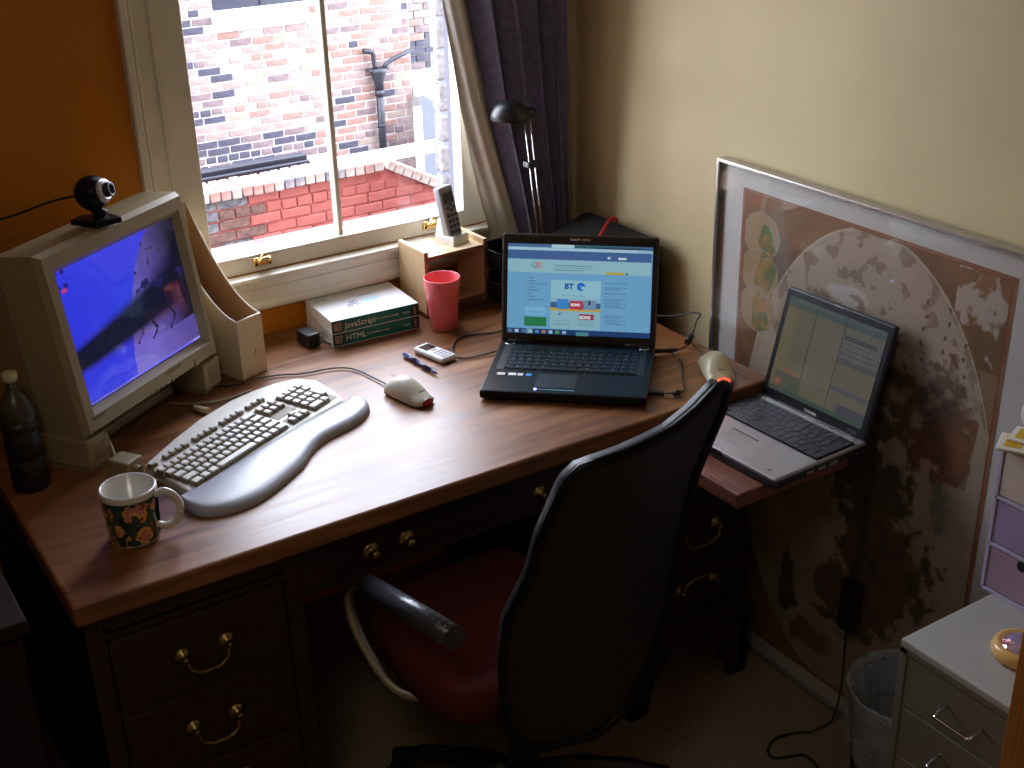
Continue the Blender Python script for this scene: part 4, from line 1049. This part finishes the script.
for i in range(9): ln2.append((.63 + random.uniform(0, .02), .17 + i * .014 if i < 4 else .3 + i * .07, .97 - random.uniform(0, .1), .004, (50, 50, 50)))
def scr2(u, v):
    c = (90, 88, 74)
    if u < .12: c = (98, 92, 70)
    if v < .10: c = (68, 80, 76)
    if v < .03: c = (76, 84, 84)
    if .32 < u < .60 and v > .2: c = (95, 92, 76)
    if .60 < u < .608 or .30 < u < .305: c = (58, 58, 54)
    if u > .61 and .42 < v < .47: c = (74, 74, 76)
    if u > .61 and .70 < v < .75: c = (76, 75, 80)
    if u > .72 and .86 < v: c = (66, 68, 74)
    if .62 < u < .95 and (.175 < v < .19 or .205 < v < .217): c = (40, 40, 42)
    if u > .61 and .24 < v < .42 and int(v * 60) % 3 == 0 and fbm(u * 30, v * 50) > -.25: c = (76, 74, 70)
    if .12 < u < .28 and .73 < v < .79: c = (108, 84, 60)
    if .32 < u < .58 and .2 < v < .9 and int(v * 50) % 2 == 0: c = tuple(x - 5 for x in c)
    if .04 < u < .29 and .78 < v: c = (76, 80, 68)
    if v > .95: c = (60, 74, 66)
    return s2l(c)
colorgrid('display', M['scr2'], l2, 110, 84, lambda u, v: lm2 @ Vector(((u - .5) * .241, -.0006, .020 + (1 - v) * .190)), scr2)
b = MB(); b.box(-.010, .010, -.0008, .002, LH - .008, LH - .003, .0006, lm2); b.build('lid_latch', 'chrome', l2)
b = MB(); b.text('TOSHIBA', .0075, lm2 @ T(-.018, -.0006, .006) @ RX(PI / 2), bold=.0002); b.build('printed_name', 'white', l2)
b = MB(); b.text('PORTEGE', .0055, lm2 @ T(.090, -.0006, .008) @ RX(PI / 2)); b.build('printed_name', 'phoneg', l2)
[MB().cyl((x, .0, .020), (x + .035, .0, .020), .006).build('hinge', 'black', l2) for x in (-.12, .085)]

# ================================================================== FRAMED MAP on floor against right wall
fm = thing('framed_map', 'large glazed world map in a slim silver frame leaning on the right wall', 'picture', (-.016, -.984, 0))
Y0, Y1, Z1 = -1.388, -.579, 1.131
def YL(y): return y + .984
b = MB()
for (a, c, z0, z1) in ((Y0, Y1, Z1 - .007, Z1), (Y0, Y1, 0, .007), (Y0, Y0 + .007, .007, Z1 - .007), (Y1 - .007, Y1, .007, Z1 - .007)): b.box(-.012, .015, YL(a), YL(c), z0, z1, .0015)
b.build('frame', 'frame_al', fm)
MB().box(.0, .012, YL(Y0) + .006, YL(Y1) - .006, .006, Z1 - .006).build('mount_board', 'mount', fm)
PY0, PY1, PZ0, PZ1 = -1.317, -.652, .045, 1.084


def mapcol(u, v):
    y = PY1 + (PY0 - PY1) * u; z = PZ1 + (PZ0 - PZ1) * v
    n1 = fbm(y * 9, z * 9, 2); n2 = fbm(y * 30, z * 30, 7); n3 = fbm(y * 3.2 + 5, z * 3.2, 4, 4)
    paper = mixc((.46, .37, .27), (.37, .30, .21), .5 + n1)
    brown = mixc((.25, .135, .055), (.18, .095, .045), .5 + n1 * 1.2)
    dk = mixc((.085, .062, .040), (.15, .095, .055), .5 + n2)
    tan = mixc((.40, .29, .17), (.30, .19, .10), .5 + n1)
    ed = min(y - PY0, PY1 - y, z - PZ0, PZ1 - z)
    d = .466 * math.hypot((y + 1.012) / .323, (z - .565) / .520)
    c = brown
    if ed < .010:
        return mixc((.24, .085, .035), (.36, .20, .12), 1.0 if (int((y + z) * 300) % 2 == 0 and ed < .006) else 0)
    if d < .466:   # main globe
        c = paper
        def E(cy, cz, ry, rz, w_=.5): return ((y - cy) / ry) ** 2 + ((z - cz) / rz) ** 2 + w_ * n3 * 1.4 + .6 * n1 + .7 * n2
        if z > .86: c = mixc(c, (.50, .41, .33), .4)
        c = mixc(c, mixc(dk, tan, .25 + n2), (.9 - E(-1.10, .80, .16, .055)) * 3.2 + .15)
        c = mixc(c, mixc((.20, .095, .05), dk, .5 + n1), (.9 - E(-1.20, .77, .09, .12)) * 3.2 + .15)
        c = mixc(c, mixc((.24, .11, .055), dk, .4 + n2), (.9 - E(-1.24, .72, .055, .07)) * 3.2 + .15)
        c = mixc(c, dk, (.8 - E(-1.02, .70, .13, .05)) * 3.2 + .15)
        c = mixc(c, mixc(dk, (.07, .065, .05), .5 + n1), (1.0 - E(-1.05, .56, .115, .13)) * 3.2 + .15)
        c = mixc(c, mixc(dk, (.16, .09, .05), .5 + n2), (.95 - E(-1.12, .42, .12, .13)) * 3.2 + .15)
        c = mixc(c, mixc(dk, (.17, .12, .07), .5), (.75 - E(-1.02, .28, .14, .09)) * 3.2 + .15)
        c = mixc(c, mixc((.20, .21, .17), paper, .3 + n2), (.8 - E(-1.23, .60, .035, .055, .2)) * 3.2 + .15)
        c = mixc(c, dk, (.8 - E(-.86, .235, .035, .075, .3)) * 3.2 + .15)
        c = mixc(c, mixc(dk, tan, .4), (.7 - E(-.94, .14, .08, .05)) * 3.2 + .15)
        c = mixc(c, mixc((.17, .15, .07), paper, .4), (.9 - E(-1.30, .86, .02, .09, .3)) * 3.2 + .15)
        c = mixc(c, (.56, .52, .47), (.8 - E(-.95, .94, .05, .022, .3)) * 3.2 + .15)
        if n2 > .30 and z > .8: c = mixc(c, (.20, .12, .07), .6)
        if abs(d - .464) < .0016: c = (.50, .43, .32)
        if abs(d - .456) < .0008: c = tuple(x * .7 for x in c)
        for k in range(-3, 4):   # meridians, very faint
            if abs((y + .971) - k * .12 * math.sqrt(max(0, 1 - ((z - .568) / .466) ** 2))) < .0009: c = tuple(x * .85 for x in c)
        # inscriptions down the ocean
        for yy in (-1.14, -1.19, -1.235):
            if abs(y - yy + .004 * math.sin(z * 60)) < .0028 and .86 < z < 1.0 and int(z * 110) % 3 == 0: c = (.12, .09, .07)
        # small inset globes on the left, over the main circle
    for cz, r_ in ((.995, .050), (.915, .052), (.835, .050)):
        dd = math.hypot((y + .712) * .95, z - cz)
        if dd < r_:
            c = mixc((.34, .22, .11), (.40, .30, .17), .5 + n1)
            if dd > r_ - .0018: return (.34, .32, .28)
            if (y + .725) ** 2 + ((z - cz) * .6) ** 2 < (.020 + .035 * n1) ** 2: c = mixc((.13, .17, .06), (.36, .21, .06), .5 + n2 * 1.8)
    if y < -1.20 and z > .90 and d > .47:   # corner inset with pale lands
        m_ = fbm(y * 14, z * 14, 9); c = brown
        c = mixc(c, (.50, .42, .35), (m_ + .54 * (1 - abs(z - 1.0) / .09) + n2 * .3 - .2) * 7)
        c = mixc(c, mixc((.30, .14, .05), (.24, .16, .08), .5 + n2), (m_ - .25) * 8)
    if y < -1.24 and .80 < z <= .90 and d > .47: c = mixc((.32, .21, .12), brown, .4)
    if z > 1.055 and y > -.95 and d > .48: c = (.26, .13, .055)
    # parchment patches lower corners
    if z < .16 and d > .47: c = mixc(brown, tan, .35 + n1)
    return c
colorgrid('map_print', M['mapv'], fm, 300, 460, lambda u, v: Vector((-.0006, YL(PY1 + (PY0 - PY1) * u), PZ1 + (PZ0 - PZ1) * v)), mapcol)
MB().box(-.008, -.005, YL(Y0) + .0065, YL(Y1) - .0065, .0065, Z1 - .0065).build('glazing', 'picglass', fm)

# silver laptop power lead with adapter, hanging against the map
la = thing('laptop_charger', 'black laptop power adapter hanging on its cable in front of the map', 'charger', (-.075, -1.075, .30))
b = MB(); b.tube([(.0, .02, .405), (.02, .0, .40), (.030, -.003, .36), (.025, -.001, .24), (.018, .0, .12), (.016, .002, .075)], .0022); b.tube([(.016, .002, -.04), (.018, .003, -.10), (.020, .004, -.2), (.012, .01, -.28), (-.02, .018, -.2955), (-.045, .02, -.2975)], .0022); b.build('lead', 'rubber', la)
MB().box(.004, .028, -.018, .020, -.045, .075, .006).build('adapter_brick', 'black', la)
tag(MB().tube([(-.12, -1.055, .0035), (-.143, -1.040, .0035), (-.186, -1.029, .0035), (-.221, -1.039, .0035), (-.239, -1.067, .0035), (-.206, -1.086, .0035), (-.180, -1.097, .0035), (-.177, -1.12, .0035), (-.184, -1.16, .0035), (-.17, -1.20, .0035)], .003).build('floor_cable', 'rubber'), 'black cable curling across the carpet by the waste bin', 'cable')

# ================================================================== BIN
bn = thing('waste_bin', 'dark waste bin with a clear plastic liner beside the grey cabinet', 'bin', (-.150, -1.315, 0))
b = MB()
for i in range(15):
    z = .004 + i * .0205; r_ = .080 + .030 * z / .29; b.tube([(r_ * math.cos(t * PI / 12), r_ * math.sin(t * PI / 12), z) for t in range(24)], .0016, 4, closed=True, sm=0)
for i in range(40):
    t = i * PI / 20; b.cyl((.080 * math.cos(t), .080 * math.sin(t), .003), (.110 * math.cos(t), .110 * math.sin(t), .291), .0014, n=4)
b.lathe([(0, 0), (.081, 0), (.081, .006), (0, .006)], n=28)
b.build('mesh_body', 'bin', bn)
rows = []
for i in range(16):
    row = []; s = i / 15
    for j in range(49):
        t = 2 * PI * j / 48; w_ = 1 + .05 * math.sin(7 * t + 1.3 * math.sin(3 * t)) + .03 * math.sin(17 * t)
        if s < .45: q = s / .45; r_ = (.1125 + .004 * q) * (1 + .02 * math.sin(11 * t)) ; z = .16 + q * .145 + .03 * (1 - q) * math.sin(3 * t)
        elif s < .6: q = (s - .45) / .15; r_ = .1165 * (1 + .015 * math.sin(9 * t)) - .006 * q; z = .305 + .006 * math.sin(q * PI)
        else: q = (s - .6) / .4; r_ = (.110 - .035 * q) * w_ * .95; z = .305 - .20 * q
        row.append((r_ * math.cos(t), r_ * math.sin(t), z))
    rows.append(row)
b = MB(); b.sheet(rows); b.build('liner', 'liner', bn)
b = MB(); random.seed(2)
for c_ in ((.02, .0, .09), (-.03, .03, .07), (.0, -.04, .08)): b.ball(c_, .035, (1, 1, .8), u=9, v=6)
for v in b.bm.verts: v.co += Vector([random.uniform(-.005, .005) for _ in range(3)])
tag(b.build('crumpled_paper', 'phonew'), 'crumpled white paper inside the lined waste bin', 'paper').location = (-.150, -1.315, -.02)

# ================================================================== GREY CABINET, drawer tower, bits on it
cb = thing('grey_drawer_cabinet', 'low grey metal multi-drawer cabinet at the right wall', 'cabinet', (-.21, -1.616, 0))
CX = T(.21, 1.616, 0)
b = MB(); b.box(-.400, -.025, -1.476, -1.462 - .279, .0, .612, .002, CX) if 0 else b.box(-.398, -.025, -1.755, -1.476, 0, .612, .002, CX); b.box(-.402, -.022, -1.757, -1.474, .606, .620, .003, CX)
b.build('case', 'cab', cb)
b = MB()
for x0, x1, z0, z1 in ((0, .014, .02, .606), (.267, .281, .02, .606)): b.box(-.402, -.396, -1.475 - x1, -1.475 - x0, z0, z1, .001, CX)
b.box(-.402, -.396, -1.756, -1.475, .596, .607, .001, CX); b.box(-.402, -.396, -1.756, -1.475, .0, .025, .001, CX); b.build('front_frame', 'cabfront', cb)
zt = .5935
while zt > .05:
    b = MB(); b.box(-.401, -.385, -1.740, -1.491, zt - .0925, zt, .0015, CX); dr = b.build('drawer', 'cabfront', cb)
    b = MB(); zz = zt - .043
    b.tube([CX @ Vector(p) for p in [(-.401, -1.572, zz + .002), (-.416, -1.572, zz + .000), (-.430, -1.574, zz - .003), (-.432, -1.580, zz - .004), (-.432, -1.604, zz - .004), (-.432, -1.628, zz - .004), (-.430, -1.636, zz - .003), (-.416, -1.638, zz), (-.401, -1.638, zz + .002)]], .0026, 8, sm=2); b.build('handle', 'chrome', dr)
    zt -= .0965
tw = thing('plastic_drawer_tower', 'lilac plastic drawer tower with cream, violet and mauve drawers on the grey cabinet', 'drawer unit', (-.11, -1.56, .620))
TX = T(.11, 1.56, -.620)
b = MB()
b.box(-.190, -.035, -1.458, -1.452, .620, .886, .001, TX); b.box(-.190, -.035, -1.680, -1.674, .620, .886, .001, TX); b.box(-.04, -.035, -1.68, -1.452, .62, .886, 0, TX)
for z in (.620, .7055, .791, .880): b.box(-.190, -.035, -1.68, -1.452, z, z + .006, .0008, TX)
b.build('frame', 'lilacf', tw)
for (z0, z1, m_) in ((.628, .7035, 'd_mauve'), (.7135, .789, 'd_lilac'), (.799, .878, 'd_cream')):
    b = MB(); b.box(-.1885, -.045, -1.673, -1.459, z0, z1, .002, TX); dr = b.build('drawer', m_, tw)
    MB().cyl(tuple(TX @ Vector((-.1890, -1.520, z1 - .008))), tuple(TX @ Vector((-.1875, -1.520, z1 - .008))), .009, n=20).build('finger_hole', 'black', dr)
# flat white card shapes on the tower
def rhomb(w_, h_): return [(-w_, 0), (0, -h_), (w_, 0), (0, h_)]
for i, (loc, rz, lab, sc) in enumerate((((-.176, -1.462, .8862), .5, 'white-edged lozenge with yellow centre, lowest on the lilac drawer tower', 1.0), ((-.150, -1.462, .8912), .35, 'smaller white-edged yellow lozenge lying over the lowest one on the drawer tower', .9))):
    t = thing('lozenge_tile', lab, 'tile', loc, rz)
    b = MB(); b.box(-.030 * sc, .030 * sc, -.022 * sc, .022 * sc, 0, .0045, .002); b.build('tile', 'edge', t); b = MB(); b.box(-.019 * sc, .019 * sc, -.012 * sc, .012 * sc, .0045, .0052); b.build('yellow_centre', 'yellow', t)
t = thing('ring_tile', 'white ring with blue centre standing on the lilac drawer tower', 'tile', (-.110, -1.460, .8865), R(-60))
b = MB(); b.lathe([(.014, -.003), (.030, -.003), (.031, 0), (.030, .003), (.014, .003), (.013, 0), (.014, -.003)], n=30, mx=T(0, 0, .031) @ RX(R(80))); b.build('ring', 'edge', t)
b = MB(); b.lathe([(0, -.001), (.0145, -.001), (.0145, .001), (0, .001)], n=24, mx=T(0, 0, .031) @ RX(R(80))); b.build('blue_centre', 'bluep', t)
pwt = thing('paperweight', 'round honey-coloured wooden paperweight with an iridescent glass centre on the grey cabinet', 'paperweight', (-.288, -1.608, .620))
b = MB(); b.lathe([(0, 0), (.040, 0), (.045, .004), (.046, .012), (.043, .020), (.036, .024), (.031, .021), (0, .018)], n=40); b.build('wooden_rim', 'honey', pwt)
irm = mat('iridescent_glass', (.75, .35, .40), .06, metal=.7, rgb2=(.55, .65, .95), scale=35)
MB().lathe([(.031, .021), (.026, .0255), (.014, .0285), (0, .0295)], n=32).build('glass_centre', irm, pwt)

# pine bookcase at the right edge, nearest the camera
pc = thing('pine_bookcase', 'orange pine bookcase edge at the lower right corner of the picture', 'bookcase', (-.40, -1.93, 0))
PX = T(.40, 1.93, 0)
b = MB(); b.box(-.55, -.26, -1.785, -1.767, 0, 1.06, .002, PX); b.build('side_panel', 'pine', pc)
b = MB(); b.box(-.55, -.26, -2.22, -2.202, 0, 1.06, .002, PX); b.build('side_panel', 'pine', pc)
for z in (.06, .38, .70, 1.04): MB().box(-.54, -.27, -2.202, -1.785, z, z + .018, .001, PX).build('shelf', 'pine', pc)
MB().box(-.272, -.262, -2.202, -1.785, .06, 1.04, 0, PX).build('back_panel', 'pine', pc)
b = MB(); b.box(-.556, -.542, -2.20, -1.789, .03, 1.05, .002, PX); b.build('door', 'pine', pc)

# ================================================================== OFFICE CHAIR
oc = thing('office_chair', 'black high-backed office chair with dark red seat pulled up to the desk', 'office chair', (-.76, -.93, 0))
OX = Vector((.76, .93, 0))
xlT = [(.330, -.730), (.345, -.800), (.357, -.859), (.431, -.909), (.589, -.927), (.679, -.928), (.766, -.902), (.837, -.895), (.889, -.882), (.937, -.869), (.961, -.846), (.967, -.78), (.979, -.694), (.998, -.646), (1.0215, -.602)]
xrT = [(.330, -.714), (.353, -.671), (.437, -.613), (.595, -.600), (.76, -.612), (.858, -.612), (.91, -.596), (.968, -.575), (1.010, -.573), (1.0215, -.590)]
def bs(x, z): return -1.15 - .22 * (z - .5) + .9 * (x + .74) ** 2
zs = [.33 + .6 * i / 26 for i in range(27)] + [.94, .95, .958, .963, .967, .971, .975, .979, .985, .991, .998, 1.004, 1.010, 1.016, 1.0215]
b = MB(); b.sheet([[Vector((lerp(xlT, z) + (lerp(xrT, z) - lerp(xlT, z)) * j / 20, 0, z)) for j in range(21)] for z in zs])
for v in b.bm.verts: v.co.y = bs(v.co.x, v.co.z) + .012; v.co += OX
b.build('backrest', 'leather', oc, mod=.022)
b = MB()
out = [(lerp(xlT, z), z) for z in zs] + [(lerp(xrT, z), z) for z in zs[::-1]]
b.tube([Vector((x, bs(x, z), z)) + OX for x, z in out], .008, 8, closed=True, sm=0); b.build('back_piping', 'gloss', oc)
b = MB(); seatp = [(-.980, -1.02), (-.990, -.93), (-.985, -.80), (-.955, -.715), (-.88, -.685), (-.76, -.675), (-.70, -.685), (-.645, -.715), (-.62, -.80), (-.615, -.93), (-.62, -1.02), (-.65, -1.070), (-.76, -1.085), (-.93, -1.070)]
pp = crom([Vector((x, y, 0)) for x, y in seatp], 3, True)
b.prism([(p.x + .76, p.y + .93) for p in pp], .425, .49, bev=.028, seg=4, smooth=True); b.build('seat', 'seat', oc)
b = MB(); b.prism([((p.x + .76) * .96, (p.y + .93) * .96) for p in pp], .412, .432); b.build('seat_shell', 'black', oc)
for mx_, dy in ((1, -.014), (-1, -.014)):
    def AP(p): return Vector((p[0] if mx_ > 0 else -1.635 - p[0], p[1] + dy, p[2])) + OX
    b = MB(); b.tube([AP(p) for p in [(-1.020, -1.10, .675), (-1.027, -.98, .655), (-1.033, -.875, .638), (-1.036, -.825, .618), (-1.037, -.797, .580), (-1.034, -.800, .525), (-1.025, -.835, .470), (-1.008, -.875, .425), (-.980, -.905, .405), (-.92, -.93, .402), (-.84, -.95, .406)]], .0115, 12); b.build('arm_tube', 'steel', oc)
    A_, B_ = AP((-1.016, -1.135, .681)), AP((-1.034, -.880, .6395))
    b = MB(); b.cyl(A_, B_, .0195, .0195, n=24); g_ = b.build('armrest_grip', 'grip', oc)
    b = MB(); ax = (B_ - A_).normalized(); sd_ = ax.cross(Vector((0, 0, 1))).normalized(); upv = sd_.cross(ax)
    for k in range(10):
        for a_ in (-.8, -.35, .1, .55):
            q = A_ + ax * (.012 + k * .017); dv = sd_ * math.sin(a_) + upv * math.cos(a_); b.cyl(q + dv * .0188, q + dv * .01975, .0019, n=8)
    tag(b.build('grip_holes', 'bag', g_), None, None, kind='stuff')
b = MB(); b.tube([Vector(p) + OX for p in [(-.76, -.95, .405), (-.76, -1.05, .395), (-.76, -1.09, .42), (-.76, -1.10, .50)]], .018, 10); b.build('back_bracket', 'black', oc)
b = MB(); b.cyl((0, 0, .11), (0, 0, .30), .028); b.cyl((0, 0, .30), (0, 0, .414), .016); b.box(-.09, .09, -.09, .09, .395, .414, .004); b.build('gas_column', 'black', oc)
for k in range(5):
    a_ = R(-22 + 72 * k); dx, dy = math.cos(a_), math.sin(a_)
    b = MB(); b.tube([(dx * .02, dy * .02, .125), (dx * .12, dy * .12, .120), (dx * .22, dy * .22, .095), (dx * .285, dy * .285, .070)], [.024] * 4 + [.02] * 4 + [.016] * 4, 10); lg = b.build('star_leg', 'black', oc)
    b = MB(); cx, cy = dx * .285, dy * .285
    for s_ in (-1, 1): b.cyl((cx - dy * (.010 * s_), cy + dx * (.010 * s_), .024), (cx - dy * (.022 * s_), cy + dx * (.022 * s_), .024), .024, n=18)
    b.cyl((cx, cy, .03), (cx, cy, .072), .008); b.build('caster', 'black', lg)

lc = thing('added_fill_fixture', 'unseen round ceiling fixture added overhead to carry the fill light', 'lamp', (-1.9, -2.1, 2.45))  # out-of-view fixture, added only to go with the fill light
MB().lathe([(0, 0), (.06, 0), (.06, -.02), (0, -.02)]).build('ceiling_rose', 'wpaint', lc)
MB().lathe([(.06, -.02), (.22, -.05), (.26, -.12), (.25, -.12), (.21, -.06), (.06, -.03)]).build('lamp_shade', 'phonew', lc)
